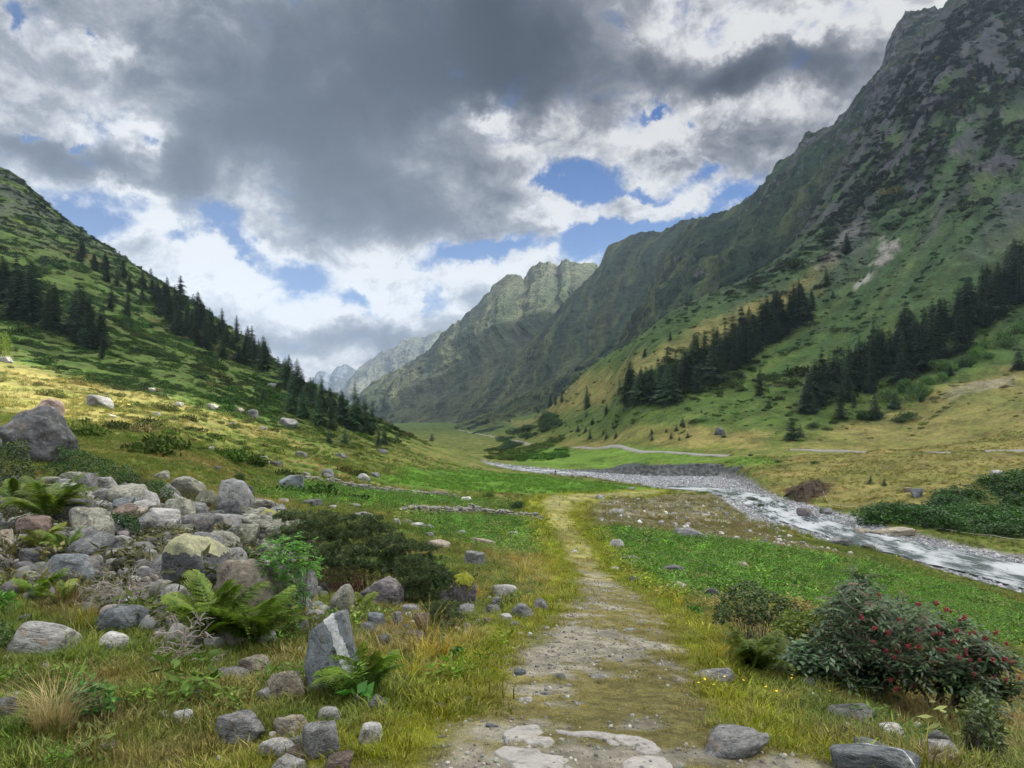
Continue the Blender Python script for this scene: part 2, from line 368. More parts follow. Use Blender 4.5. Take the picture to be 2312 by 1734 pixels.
# ------------------------------------------------------------------ ground zones (outlines placed on the terrain, in metres)
def gpoly(pts, dmin=2.5):                    # outline read in picture points, laid on the terrain -> ground plan in metres
    return [tuple(hit(a*K, b*K, dmin)[:2]) for a, b in pts]
PATH = gpoly([(900,1659),(1000,1560),(1085,1450),(1140,1390),(1205,1330),(1262,1290),(1240,1240),(1222,1190),(1200,1150),(1180,1110),(1172,1080),(1195,1070),(1300,1066),(1420,1058),
      (1430,1064),(1300,1074),(1240,1084),(1225,1110),(1248,1150),(1278,1182),(1292,1222),(1370,1280),(1440,1330),(1470,1380),(1495,1440),(1540,1520),(1620,1600),(1760,1659)])
PATH = PATH[:-1]+[(1.9, 4.0), (2.1, 1.0), (2.1, -4), (-1.0, -4), (-1.2, 1.0), (-1.15, 4.0)]
LUSH = [gpoly([(540,1048),(640,1040),(780,1052),(900,1066),(1060,1080),(1110,1088),(1090,1098),(960,1100),(840,1100),(700,1092),(600,1082)]),
        gpoly([(860,1116),(1000,1114),(1150,1122),(1195,1150),(1236,1190),(1190,1206),(1080,1196),(960,1160)]),
        gpoly([(1250,1150),(1340,1140),(1500,1158),(1700,1188),(1900,1222),(2100,1272),(2500,1390),(2500,1470),(2212,1400),(2000,1375),(1800,1335),(1600,1295),(1430,1300),(1310,1250)])]
BRIGHT = gpoly([(1000,1012),(1130,1022),(1280,1040),(1400,1055),(1330,1064),(1190,1066),(1000,1060),(860,1048),(780,1036),(880,1012)])
FIELD2 = gpoly([(1110,1006),(1240,1014),(1420,1004),(1560,1000),(1700,1012),(1660,990),(1500,982),(1300,972),(1180,968),(1130,985)])
PILE = gpoly([(0,1090),(120,1050),(300,1030),(430,1075),(560,1085),(640,1120),(650,1200),(680,1260),(640,1370),(520,1390),(380,1370),(260,1320),(120,1290),(0,1270),(-60,1240),(-60,1120)])
STONY = gpoly([(1225,1082),(1420,1070),(1560,1074),(1610,1112),(1680,1165),(1850,1205),(1600,1172),(1420,1146),(1300,1135),(1250,1110)])
DRY_AND_LIT = [gpoly([(1660,1066),(1640,1020),(1700,990),(1800,930),(1980,860),(2212,780),(2700,640),(2700,1150),(2212,1150),(2000,1130),(1860,1110),(1760,1080)]),
       gpoly([(1085,905),(1400,768),(1640,650),(1800,560),(1760,625),(1560,735),(1380,810),(1160,915)]),
       gpoly([(1130,960),(1400,925),(1660,940),(1640,968),(1400,966),(1200,962)]),
       gpoly([(420,1060),(520,1072),(640,1090),(620,1104),(500,1092),(430,1080)]),
       gpoly([(1060,1150),(1180,1180),(1225,1260),(1215,1300),(1130,1270),(1090,1210)]),
       gpoly([(-300,700),(0,765),(150,815),(420,880),(650,935),(560,945),(300,925),(140,905),(0,880),(-300,860)], 40)]  # sunlit left meadow, part of its brightness put into the straw colour
SCREE = [gpoly([(1905,505),(1940,515),(1920,560),(1870,610),(1848,622),(1880,570)], 300), gpoly([(1820,500),(1880,470),(1840,520),(1790,560),(1760,580)], 300),
         gpoly([(2100,830),(2180,815),(2190,835),(2060,862),(2040,855)], 150)]
CUT = [gpoly([(1300,1013),(1360,1004),(1440,1002),(1500,1001),(1560,1003),(1596,1014),(1585,1027),(1500,1029),(1400,1027),(1310,1022)], 150),
       gpoly([(1700,1062),(1720,1045),(1750,1034),(1780,1036),(1785,1048),(1760,1072),(1740,1088),(1705,1080)], 80)]
ROCKY = gpoly([(2300,-60),(2300,300),(2120,400),(1960,490),(1840,480),(1700,560),(1660,640),(1500,640),(1560,560),(1700,300),(1900,60)], 300)
def ground_color(x, y, z):
    """Albedo of the ground and of the grass on it."""
    x, y, z = (np.asarray(v, float) for v in (x, y, z))
    D = np.maximum(y, 1.5); px = CX+F*x/D
    nf = fbm(x/0.55, y/0.55, 0, 3, 41); nm = fbm(x/3.2, y/3.2, 0, 3, 43); nl = fbm(x/17., y/17., 0, 4, 45); ns = np.where(D < 25, nf, np.where(D < 90, nm, nl))
    nx = fbm(x/60., y/60., 0, 4, 47)
    def C(*c): return np.array(c)
    def mixc(c, f, c2): f = np.clip(f, 0, 1)[..., None]; return c*(1-f)+np.asarray(c2)*f
    c = np.empty(x.shape+(3,)); c[:] = C(.084, .104, .024)
    c = mixc(c, sst(ns+.35*nm, -.15, .30), C(.060, .110, .018))
    c = mixc(c, .90*sst(nm*.7+nf*.55*(D < 60)+nl*.5, -.06, .30), C(.175, .135, .060))                 # dry stems
    c = mixc(c, .5*sst(-nl+.5*ns, .15, .5), C(.030, .062, .014)); c = mixc(c, .7*sst(fbm(x/1.1+9, y/1.1, 0, 4, 49), .12, .34)*(D < 40), C(.095, .066, .034))
    # slopes: dark heath and shrub cover in streaks across the slope
    al, ac = .73*x+.69*y, .69*x-.73*y; hs = np.where(px < 500, fbm(x/17.+5, y/11., z/9., 4, 51), fbm(al/95., (ac+14*nx)/8., 0, 4, 52)); h2 = fbm(x/7., y/4., z/3., 3, 53)
    slope = sst(z, -7.5, 6)*sst(D, 70, 150)
    c = mixc(c, slope*.75, C(.043, .078, .019))
    c = mixc(c, slope*np.where(px < 500, .80, .45)*sst(hs+.35*h2, -.05, .22), C(.020, .047, .011))
    c = mixc(c, slope*.35*sst(h2, .1, .4), C(.085, .105, .030))
    c = mixc(c, .30*slope*sst(nx, .18, .38)*(px < 400), C(.105, .062, .030))                         # rusty bilberry patches
    w = np.interp(D, [3, 30, 100, 300], [.35, 1.2, 4, 9])
    # right side: stripes down the slope
    st = fbm(al/240., (ac+22*nx)/12., 0, 4, 57)
    rs = sst(px, 560, 680)*sst(z, 12, 60)
    c = mixc(c, rs*.75*sst(st, -.08, .22), C(.026, .058, .020)); c = mixc(c, rs*.75*sst(z, 25, 110), C(.030, .052, .026)); c = mixc(c, rs*.45*sst(-st, .05, .25), C(.070, .092, .036)); st2 = fbm(al/120., (ac+14*nx)/4.5, 0, 3, 59); c = mixc(c, rs*.55*sst(st2, .0, .25), C(.024, .052, .020))  # also darker with height: shade of the slope put into its colour
    def zone(p, soft=1.0): return sst(sdist(x, y, p)+w*.9*(ns*1.3+.3*nf), -w*.5*soft, w*.5*soft)
    def near(p, m=60): 
        a = np.array(p); return (x > a[:, 0].min()-m) & (x < a[:, 0].max()+m) & (y > a[:, 1].min()-m) & (y < a[:, 1].max()+m)
    def put(c, p, colr, amt=1.0, soft=1.0, extra=None):
        k = near(p)
        if not k.any(): return c
        f = np.zeros(x.shape); s_ = sst(sdist(x[k], y[k], p)+w[k]*.9*(ns[k]*1.3+.3*nf[k]), -w[k]*.5*soft, w[k]*.5*soft)
        f[k] = s_*amt
        if extra is not None: f = f*extra
        return mixc(c, f, colr)
    for p in DRY_AND_LIT: c = put(c, p, C(.185, .155, .062), .72, 1.6, .55+.45*sst(ns+.4*nl, -.3, .25))
    c = put(c, FIELD2, C(.085, .155, .026), .8)
    c = put(c, BRIGHT, C(.060, .140, .018), .8)
    for p in LUSH: c = put(c, p, C(.050, .118, .020), .85, 2.6, .7+.3*sst(nl+.5*ns, -.3, .2))
    c = put(c, STONY, C(.135, .115, .065), .75, 1.3); c = put(c, STONY, C(.22, .21, .19), .8, 1.0, sst(nm+.6*nf, .12, .3))
    for i, p in enumerate(SCREE): c = put(c, p, C(.22, .205, .19), (.8, .6, .4)[i], .6, sst(ns+nf*.5, -.5, .0))
    for i, p in enumerate(CUT): c = put(c, p, C(.050, .056, .058) if i == 0 else C(.060, .040, .026), .97, .25)
    # rock faces high on the right
    k = near(ROCKY, 300)*sst(z, 60, 220)
    rk = fbm(al/120., ac/22., z/60., 5, 61)
    c = mixc(c, k*.95*sst(rk+.25*sst(z, 120, 500), -.05, .14), C(.046, .047, .054)); c = mixc(c, k*.18*sst(fbm(al/40., ac/8., z/20., 3, 64), .1, .25), C(.13, .12, .12)); c = mixc(c, k*.85*sst(fbm(al/90., ac/22., z/60., 4, 63), -.05, .15), C(.016, .030, .014))
    # the track: moss at the rim, gravel where wheels run
    kp = near(PATH, 4); sd_ = np.full(x.shape, -50.); sd_[kp] = sdist(x[kp], y[kp], PATH)
    wj = np.interp(D, [3, 30, 100], [.30, .8, 2.0])
    e = sd_+wj*.8*(nf+.6*nm)
    c = mixc(c, sst(e, -wj*2.2, -wj*.6)*(1-sst(e, -wj*.1, wj*.5))*.9, C(.145, .155, .022))
    c = mixc(c, .95*sst(e, -wj*.25, wj*.35), C(.172, .152, .066)); c = mixc(c, sst(e, -wj*.25, wj*.35)*sst(D, 20, 40)*.8, C(.235, .225, .075)); c = mixc(c, .5*sst(e, -wj*.25, wj*.35)*sst(nl*.5+nm+.5*nf, .02, .22), C(.085, .105, .028))
    gr = sst(nm*.9+.75*nf+.10, .02, .22)*sst(e, wj*.0, wj*.8)
    gr = gr*np.interp(D, [4, 12, 20, 40], [.95, .88, .60, .30])
    c = mixc(c, gr*.9, C(.270, .252, .215))
    # bare dark soil between the blocks of the rock pile
    kq = near(PILE, 4); sq = np.full(x.shape, -50.); sq[kq] = sdist(x[kq], y[kq], PILE); c = mixc(c, .8*sst(sq+.8*nf, -.4, .4), C(.040, .036, .022))
    # riverbed gravel
    kb = (y > 40) & (y < 430); sb = np.full(x.shape, -50.); sb[kb] = sdist(x[kb], y[kb], BED)
    c = mixc(c, sst(sb+1.0*nm, -1.6, -.3), C(.20, .195, .19)); c = mixc(c, sst(sb, -.3, .5), C(.155, .165, .172)); c = mixc(c, sst(sb, 0, .6)*sst(nm+nf, .1, .4)*.5, C(.28, .285, .285))
    lum = c.mean(-1, keepdims=True); c = np.clip(lum+1.12*(c-lum), .004, 1)
    return c*(1+.22*nf+.12*pn(x/.17, y/.17, 0, 77)*(D < 30))[..., None]

# ------------------------------------------------------------------ ground sheet
NR, NC = 1350, 1050
_s = np.linspace(0, 1, NR)
# more rows where slopes face the viewer
_yy = np.exp(np.interp(_s, [0, .42, .86, 1.0], [0, math.log(60), math.log(700), math.log(2500)]))-4.0+3e-1
_uu = np.linspace(-1.15, 1.15, NC)
GY, GU = np.meshgrid(_yy, _uu, indexing='ij')
GX = GU*(GY+4.5)
GZ = H(GX, GY)
gc = ground_color(GX.ravel(), GY.ravel(), GZ.ravel())

gm, t, b = mat("meadow_ground")
p = t.pos(); col = t.attr('gcol', 'Color')
n1 = t.noise(p, 7.0, 6, .7); n2 = t.noise(p, .55, 7, .68); n3 = t.noise(p, .09, 8, .6)
f = t.m('ADD', t.m('MULTIPLY', n1, .8), t.m('ADD', t.m('MULTIPLY', n2, .9), t.m('MULTIPLY', n3, .9)))
colr = t.mix(1.0, col, t.vm('SCALE', (1, 1, 1), t.ss(f, .95, 1.65, .38, 1.65)), 'MULTIPLY')
peb = t.voro(p, 22.0); 
colr = t.mix(t.m('MULTIPLY', t.ss(t.noise(p, 55, 2, .6), .60, .70), .35), colr, (.30, .28, .25))
setb(t, b, colr, .95, t.bump(t.m('ADD', t.m('ADD', n1, t.m('MULTIPLY', n2, 3.0)), t.m('MULTIPLY', n3, 5)), .8, .10), .1)
me = mesh_np("ground", np.stack([GX.ravel(), GY.ravel(), GZ.ravel()], 1), gridfaces(NR, NC), [gm], True, {'gcol': gc})
tag(link("ground", me), kind='structure')

# ------------------------------------------------------------------ mountains
def rockmat(name, grass, grass2, rock, rock2, rockline, rockw, sc=1.0, snow=False, scree=None):
    m_, t, b = mat(name); p = t.pos(); nz = t.sep(t.nor())[2]; px_, py_, pz_ = t.sep(p)
    rb = t.attr('rib', 'Vector'); a = t.noise(t.mapv(rb, sc=(1.0, .22, .3)), .012*sc, 9, .68, .5); c_ = t.noise(p, .05*sc, 8, .7); d = t.noise(t.mapv(rb, sc=(1.5, .16, .1)), .03*sc, 6, .65)
    g = t.mix(t.ss(a, .42, .58), grass, grass2); d2 = t.noise(t.mapv(rb, sc=(1.6, .10, .1)), .014*sc, 6, .62); g = t.mix(t.m('MULTIPLY', t.ss(d2, .47, .60), .75), g, (grass[0]*.40, grass[1]*.45, grass[2]*.62))
    r = t.mix(t.ss(c_, .38, .62), rock, rock2)
    if scree: r = t.mix(t.ss(t.noise(t.mapv(p, sc=(.4, 1, .5)), .006*sc, 4, .5), .55, .66), r, scree)
    hf = t.lin(pz_, rockline-rockw, rockline+rockw, -.22, .22)
    fac = t.ss(t.m('ADD', t.m('ADD', hf, t.m('MULTIPLY', t.m('SUBTRACT', .42, nz), .50)), t.m('MULTIPLY', t.m('SUBTRACT', t.m('ADD', a, c_), 1.0), 1.1)), .08, .22)
    o = t.mix(fac, g, r)
    if snow: o = t.mix(t.m('MULTIPLY', t.ss(t.noise(t.mapv(p, sc=(1, 1, 2)), .0022, 5, .6), .58, .62), t.ss(nz, .45, .7)), o, (.12, .14, .17))
    o = t.mix(1.0, o, t.vm('SCALE', (1, 1, 1), t.ss(t.m('ADD', c_, d), .75, 1.3, .45, 1.45)), 'MULTIPLY')
    setb(t, b, o, .95, t.bump(t.m('ADD', c_, t.m('MULTIPLY', d, 1.5)), .9, 14/sc), .1)
    return m_
def loft(name, rows, material, nr, nc, amp, lam, seed=0, back=(500, 350), edge=.18, jag=6, slant=.16, wobble=.4):
    """A mountain side between control lines (picture point + real distance); ribs and gullies run down it."""
    tq = np.linspace(0, 1, nc); L = []
    for row in rows:
        a = np.array(row, float); W = np.stack([(a[:, 0]-CX)/F*a[:, 2], a[:, 2], (HY-a[:, 1])/F*a[:, 2]], 1)
        s = (a[:, 0]-a[0, 0])/(a[-1, 0]-a[0, 0])
        L.append(np.stack([np.interp(tq, s, W[:, i]) for i in range(3)], 1))
    L = np.array(L); k = np.linspace(0, 1, len(L)); v = np.linspace(0, 1, nr)
    G = np.empty((nr, nc, 3))
    for j in range(nc):
        for i in range(3): G[:, j, i] = np.interp(v, k, L[:, j, i])
    X, Y, Z = G[..., 0], G[..., 1], G[..., 2]
    wob = lam*wobble*fbm(X/lam/4, Y/lam/4, Z/lam/4, 3, seed+1)
    mid = G[nr//2]; Lm = float(np.sum(np.linalg.norm(np.diff(mid, axis=0), axis=1))); Hm = float(np.mean(np.linalg.norm(G[-1]-G[0], axis=1)))
    Cc = (tq[None, :]-slant*v[:, None])*Lm; Vv = v[:, None]*Hm+0*Cc
    n = ridged(Vv/lam/7, (Cc+wob)/lam, 0, 6, seed+2, .58)-.45
    n2 = ridged(Vv/lam*.8, (Cc+wob)/lam*2.1, Z/lam*.3, 5, seed+4, .6)-.45
    big = fbm(X/lam/3, Y/lam/3, Z/lam/3, 3, seed+3)
    e = np.minimum(1, edge+(1-v)*4)[:, None]*np.minimum(1, .3+v*5)[:, None]
    irr = fbm(X/lam*.9, Y/lam*.9, Z/lam*.9, 6, seed+12, .6); dsp = amp*(.55*n+.35*n2+.9*big+1.5*irr)*e
    G[..., 0] -= dsp*.75; G[..., 1] -= dsp*.35; G[..., 2] += dsp*.35
    jg = (v > .9)[:, None]*((v-.9)/.1)[:, None]
    G[..., 2] += jag*jg*(ridged(Y/lam*3, X/lam*3, 0, 4, seed+5, .7)-.5)
    crag = (v > .72)[:, None]*((v-.72)/.28)[:, None]*(1-.0*v[:, None]); G[..., 2] += crag*jag*.6*(ridged(Cc/lam*2.3, Vv/lam*2.0, 0, 5, seed+6, .62)-.5)*(v < .97)[:, None]
    rib = np.stack([Cc+wob, Vv, Z], -1); rib = np.concatenate([rib, rib[-1:], rib[-1:]], 0)
    B = []
    for q in (0.35, 1.0):
        g = G[-1].copy(); g[:, 1] += back[0]*q; g[:, 0] += back[0]*.4*q; g[:, 2] -= back[1]*q; B.append(g)
    G = np.concatenate([G, np.array(B)], 0)
    o = link(name, mesh_np(name, G.reshape(-1, 3), gridfaces(nr+2, nc), [material], True, {'rib': rib.reshape(-1, 3)})); tag(o, kind='structure')
    return o
m_right = rockmat("right_mountain_rock", (.027,.050,.028), (.082,.105,.044), (.044,.047,.056), (.115,.114,.122), 350, 300, 1.0)
loft("mountain_side", [
  [(440,446,900),(520,436,860),(600,420,830),(680,380,820),(768,325,820),(830,262,900),(900,140,1080),(960,60,1150),(1024,20,1150),(1300,-60,1250)],
  [(445,440,1150),(540,415,1150),(620,370,1150),(700,300,1180),(780,240,1180),(850,160,1250),(920,85,1300),(980,30,1320),(1060,-40,1300),(1300,-140,1300)],
  [(462,428,1500),(480,421,1500),(520,402,1500),(560,380,1600),(600,352,1700),(640,318,1800),(655,285,1900),(668,250,2000),(684,232,2000),(700,219,2000),(718,215,1950),(740,208,1900),(757,192,1850),(768,180,1850),(775,165,1850),
   (785,160,1820),(795,155,1800),(800,145,1800),(806,132,1790),(812,133,1790),(822,130,1780),(835,122,1760),(845,113,1750),(862,90,1720),(880,72,1690),(886,60,1670),(890,40,1660),(896,26,1640),(906,14,1620),(925,8,1590),(945,7,1570),(965,4,1550),(990,1,1530),(1006,-10,1500),(1024,-25,1480),(1150,-120,1450),(1300,-200,1400)]],
  m_right, 460, 1100, 34, 120, 100, jag=22, slant=.30)
m_c = rockmat("middle_mountain_rock", (.034,.056,.032), (.088,.104,.048), (.052,.055,.064), (.115,.112,.112), 650, 300, .8, scree=(.17,.155,.13))
loft("middle_mountain", [
  [(430,436,1500),(520,425,1500),(640,400,1600),(760,360,1700)],
  [(445,425,1800),(530,385,1900),(600,330,2100),(680,290,2200),(770,280,2200)],
  [(455,414,2100),(470,402,2150),(490,385,2250),(520,355,2400),(545,325,2500),(575,292,2600),(592,276,2700),(600,266,2750),(606,252,2750),(612,243,2700),(625,239,2700),(640,234,2700),(655,232,2650),(668,228,2650),(683,221,2600),(697,218,2600),(708,222,2600),(770,262,2600)]],
  m_c, 260, 620, 32, 170, 200, jag=18, wobble=.5, slant=.34)
m_d = rockmat("far_mountain_rock", (.044,.062,.030), (.076,.086,.044), (.070,.070,.076), (.125,.120,.115), 640, 330, .6, scree=(.19,.17,.14))
loft("far_mountain", [
  [(335,436,2300),(400,434,2000),(480,431,1900),(620,420,1900)],
  [(345,428,2800),(400,405,2700),(480,370,2600),(560,330,2700),(640,300,2800)],
  [(352,424,3300),(360,404,3300),(368,387,3300),(380,380,3300),(399,369,3300),(410,363,3300),(421,356,3300),(430,351,3300),(434,345,3300),(440,336,3300),(447,329,3300),(455,324,3300),(461,320,3350),(466,314,3350),(471,309,3350),(476,305,3350),(481,301,3350),(488,293,3350),(494,285,3400),(500,280,3400),
   (507,276,3400),(513,276,3400),(519,275,3400),(523,279,3400),(527,274,3450),(532,267,3450),(540,263,3450),(548,263,3450),(555,266,3500),(559,268,3500),(562,261,3500),(567,259,3500),(571,262,3500),(576,260,3500),(584,262,3500),(592,264,3500),(600,268,3500),(640,290,3500)]],
  m_d, 260, 700, 46, 260, 300, jag=30, wobble=1.0, slant=.34)
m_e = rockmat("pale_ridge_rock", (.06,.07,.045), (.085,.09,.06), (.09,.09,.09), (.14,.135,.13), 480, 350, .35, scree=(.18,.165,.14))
loft("pale_ridge", [
  [(330,434,4300),(420,434,4200),(520,434,4200)],
  [(348,392,5400),(352,384,5400),(355,380,5400),(360,372,5400),(368,363,5400),(378,357,5400),(386,351,5400),(394,347,5400),(402,342,5400),(410,340,5400),(413,337,5400),(420,338,5400),(426,338,5400),(429,334,5400),(432,335,5400),(436,332,5400),(440,331,5400),(444,334,5400),(470,350,5400),(520,390,5400)]],
  m_e, 160, 320, 120, 480, 400, jag=50)
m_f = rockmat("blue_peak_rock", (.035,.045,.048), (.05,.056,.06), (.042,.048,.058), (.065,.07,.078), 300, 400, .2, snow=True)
loft("distant_peak", [
  [(200,436,5200),(300,434,5200),(400,434,5200)],
  [(240,400,6300),(290,396,6300),(305,390,6300),(311,382,6300),(314,378,6300),(317,372,6300),(322,371,6300),(327,371,6300),(330,374,6300),(332,376,6300),(335,369,6300),(339,366,6300),(343,366,6300),(346,365,6300),(351,368,6300),(356,372,6300),(360,377,6300),(372,390,6300),(400,405,6300)]],
  m_f, 120, 300, 110, 600, 500, jag=38)

# ------------------------------------------------------------------ river water, a sheet just above its bed
CHAN = []
def river_water():
    chans = [  # banks of the running water, picture points on the river's level
     ([(3000,1355),(2500,1275),(2212,1222),(2100,1200),(2000,1178),(1900,1156),(1840,1142),(1780,1124),(1730,1106),(1690,1088),(1650,1072),(1600,1062),(1550,1056),(1480,1052),(1450,1050)],
      [(3000,1490),(2500,1345),(2212,1275),(2100,1243),(2000,1218),(1900,1192),(1820,1170),(1740,1145),(1680,1126),(1640,1108),(1600,1086),(1560,1072),(1530,1064),(1460,1062),(1420,1058)]),
     ([(1090,1007),(1050,1001),(1020,999),(1000,998)], [(1092,1013),(1045,1006),(1015,1003),(1000,1001)]),
     ([(1290,1020),(1240,1016),(1180,1013),(1135,1011),(1092,1007)], [(1285,1024),(1235,1024),(1180,1022),(1132,1018),(1092,1013)])]
    V = []; Fq = []; FL = []
    CHAN.extend([on_river(p_*K, r_*K) for p_, r_ in chans[0][0]]+[on_river(p_*K, r_*K) for p_, r_ in chans[0][1][::-1]])
    for a, c in chans:
        n = 240; m_ = 26
        def rs(pl):
            q = np.array([on_river(p_*K, r_*K) for p_, r_ in pl]); L = np.r_[0, np.cumsum(np.hypot(*np.diff(q, axis=0).T))]; L /= L[-1]
            return np.stack([np.interp(np.linspace(0, 1, n), L, q[:, i]) for i in (0, 1)], 1)
        A, B = rs(a), rs(c); s = np.linspace(0, 1, m_)[None, :, None]
        wob = (.9*fbm(A[:, 0]/6, A[:, 1]/6, 0, 3, 71))[:, None]
        G = A[:, None]*(1-s)+B[:, None]*s; G[..., 0] += wob; G[..., 1] += wob
        z = zriver(G[..., 1])+.16+.05*fbm(G[..., 0]/.7, G[..., 1]/.7, 0, 3, 73)+.05*fbm(G[..., 0]/2.5, G[..., 1]/2.5, 0, 2, 75)
        base = len(V)*0+sum(len(v_) for v_ in V)
        V.append(np.concatenate([G, z[..., None]], -1).reshape(-1, 3)); Lr = np.r_[0, np.cumsum(np.hypot(*np.diff(A, axis=0).T))]; wd = np.hypot(*(B-A).T); FL.append(np.stack([np.broadcast_to(Lr[:, None], (n, m_)), s[0, :, 0][None]*wd[:, None], np.full((n, m_), len(V)*9.)], -1).reshape(-1, 3)); Fq.append(gridfaces(n, m_)+base)
    m_, t, b = mat("stream_water"); p = t.pos()
    fl = t.attr('flow', 'Vector'); n1 = t.noise(t.mapv(fl, sc=(.16, 1, 1)), 1.5, 8, .70, .9); n2 = t.noise(fl, .16, 4, .5)
    foam = t.ss(t.m('ADD', n1, t.m('MULTIPLY', t.m('SUBTRACT', n2, .5), 1.1)), .38, .66)
    setb(t, b, t.mix(foam, (.060,.082,.088), (.38,.40,.42)), t.lin(foam, 0, 1, .16, .7), t.bump(t.m('ADD', n1, t.noise(p, 5, 4, .6)), .8, .12), .5)
    tag(link("river_water", mesh_np("river_water", np.concatenate(V), np.concatenate(Fq), [m_], True, {'flow': np.concatenate(FL)})), kind='structure')
river_water()

# ================================================================== plants and stones: mesh makers
rng = np.random.default_rng(7)
class QB:                                    # collects quads
    def __init__(s): s.V = []; s.F = []; s.n = 0
    def add(s, V, Fq):
        V = np.asarray(V, float).reshape(-1, 3); s.V.append(V); s.F.append(np.asarray(Fq).reshape(-1, 4)+s.n); s.n += len(V)
    def rhombi(s, P, A, B):                  # centres, half length axis, half width axis
        n = len(P); V = np.stack([P-A, P+B, P+A*1.0, P-B], 1).reshape(-1, 3)
        s.add(V, np.arange(4*n).reshape(n, 4))
    def leaf(s, P, A, B):                    # base point, full length axis, half width: widest at 40 %
        V = np.stack([P, P+A*.42+B, P+A, P+A*.42-B], 1).reshape(-1, 3); s.add(V, np.arange(4*len(P)).reshape(-1, 4))
    def tube(s, pts, rad, k=5):
        pts = np.asarray(pts, float); n = len(pts); rad = np.broadcast_to(rad, (n,))
        T = np.gradient(pts, axis=0); T /= np.linalg.norm(T, axis=1)[:, None]+1e-9
        up = np.where(np.abs(T[:, 2:3]) > .9, [[1., 0, 0]], [[0, 0, 1.]]); U = np.cross(T, up); U /= np.linalg.norm(U, axis=1)[:, None]+1e-9; W = np.cross(T, U)
        a = np.arange(k)*2*math.pi/k
        V = pts[:, None]+rad[:, None, None]*(np.cos(a)[None, :, None]*U[:, None]+np.sin(a)[None, :, None]*W[:, None])
        i = np.arange(n*k).reshape(n, k); j = np.roll(i, -1, 1)
        s.add(V.reshape(-1, 3), np.stack([i[:-1], j[:-1], j[1:], i[1:]], -1).reshape(-1, 4))
    def mesh(s, name, mats, smooth=False):
        return mesh_np(name, np.concatenate(s.V), np.concatenate(s.F), mats, smooth)
def rdir(n, r=rng):
    v = r.normal(size=(n, 3)); return v/np.linalg.norm(v, axis=1)[:, None]
def perp(A, r=rng):
    v = np.cross(A, rdir(len(A), r)); return v/(np.linalg.norm(v, axis=1)[:, None]+1e-9)

def foliage_mat(name, c1, c2, var=.5, scale=3.0, trans=.25, use_obj=True, gloss=.5, back=None):
    m_, t, b = mat(name); p = t.pos(); oc = t.obj()
    r_ = t.n.new('ShaderNodeNewGeometry').outputs['Random Per Island']
    c = t.mix(t.ss(t.noise(oc, scale, 4, .6), .35, .65), c1, c2)
    c = t.mix(1.0, c, t.vm('SCALE', (1, 1, 1), t.lin(r_, 0, 1, 1-var, 1+var)), 'MULTIPLY')
    if use_obj: c = t.mix(1.0, c, t.oinfo('Color'), 'MULTIPLY')
    setb(t, b, c, gloss, None, .3)
    if trans:
        tr = t.n.new('ShaderNodeBsdfTranslucent'); t.put(tr.inputs[0], t.mix(1.0, c, (1.2,1.4,.7), 'MULTIPLY'))
        mx = t.n.new('ShaderNodeMixShader'); mx.inputs[0].default_value = trans
        t.l.new(b.outputs[0], mx.inputs[1]); t.l.new(tr.outputs[0], mx.inputs[2])
        t.l.new(mx.outputs[0], t.n['Material Output'].inputs[0])
    return m_
M_NEEDLE = foliage_mat("spruce_needles", (.025,.062,.024), (.050,.094,.036), .45, .5, 0)
M_PINE = foliage_mat("pine_needles", (.024,.048,.020), (.044,.068,.030), .45, .7, 0)
M_BARK, _t, _b = mat("bark"); setb(_t, _b, _t.mix(_t.noise(_t.mapv(_t.obj(), sc=(6,6,1)), 5, 5, .6), (.035,.028,.022), (.10,.085,.07)), .95)
M_LEAF = foliage_mat("shrub_leaves", (.030,.075,.016), (.055,.115,.026), .45, 2.0, .2)

def conifer(seed, h=1.0, w=.16, bare=.05, droop=.35, lv=30, br=8, ragged=.25, taper=1.0):
    """Crown as whorls of drooping boughs with side sprays; unit height."""
    r = np.random.default_rng(seed); q = QB()
    for i in range(lv):
        f = (i+r.uniform(-.3, .3))/lv; z = bare+(1-bare)*f
        R_ = w*((1-f)**(.72*taper)*(.70+.30*min(1, f*7))+.012)*(1+ragged*r.normal()*.6)
        nb = max(4, int(br*(1-.4*f)))
        a0 = r.uniform(0, 6.3)
        for k in range(nb):
            a = a0+k*2*math.pi/nb+r.normal()*.25; L = R_*r.uniform(.62, 1.15)
            if L < .003: continue
            d = np.array([math.cos(a), math.sin(a), 0]); s = np.array([-math.sin(a), math.cos(a), 0])
            m = 5; tt = np.linspace(.12, 1, m)
            P = np.array([0, 0, z])+d*L*tt[:, None]+np.array([0, 0, 1])*(L*.18*np.sin(tt*1.5)-droop*L*tt**1.7)[:, None]
            wd = L*.42*(1-tt*.65)+.006
            for sg in (-1, 1):
                A = (s*sg+d*.9)*wd[:, None]*r.uniform(.7, 1.25, (m, 1)); A[:, 2] -= wd*r.uniform(.2, .7, m)
                q.leaf(P-d*L*.04, A, np.cross(A, [0, 0, 1.])*.20+d*wd[:, None]*.14)
            A = d*L*.30*np.ones((m, 1)); A[:, 2] = -L*.12; q.leaf(P, A, s*wd[:, None]*.22)
    return q
def trunk_q(h, r0, r1=.002, lean=0, k=6):
    q = QB(); z = np.linspace(-.04, h, 6); q.tube(np.stack([lean*z*z, 0*z, z], 1), np.linspace(r0, r1, 6), k); return q
SPRUCE = [(conifer(s, w=w, bare=b_, lv=l, droop=d, ragged=rg).mesh("crown", [M_NEEDLE]), trunk_q(.97, .011).mesh("trunk", [M_BARK], True))
          for s, w, b_, l, d, rg in ((1,.215,.03,36,.42,.22),(2,.245,.02,34,.38,.2),(3,.185,.05,38,.5,.28),(4,.27,.02,32,.35,.2),(5,.20,.06,36,.45,.35))]
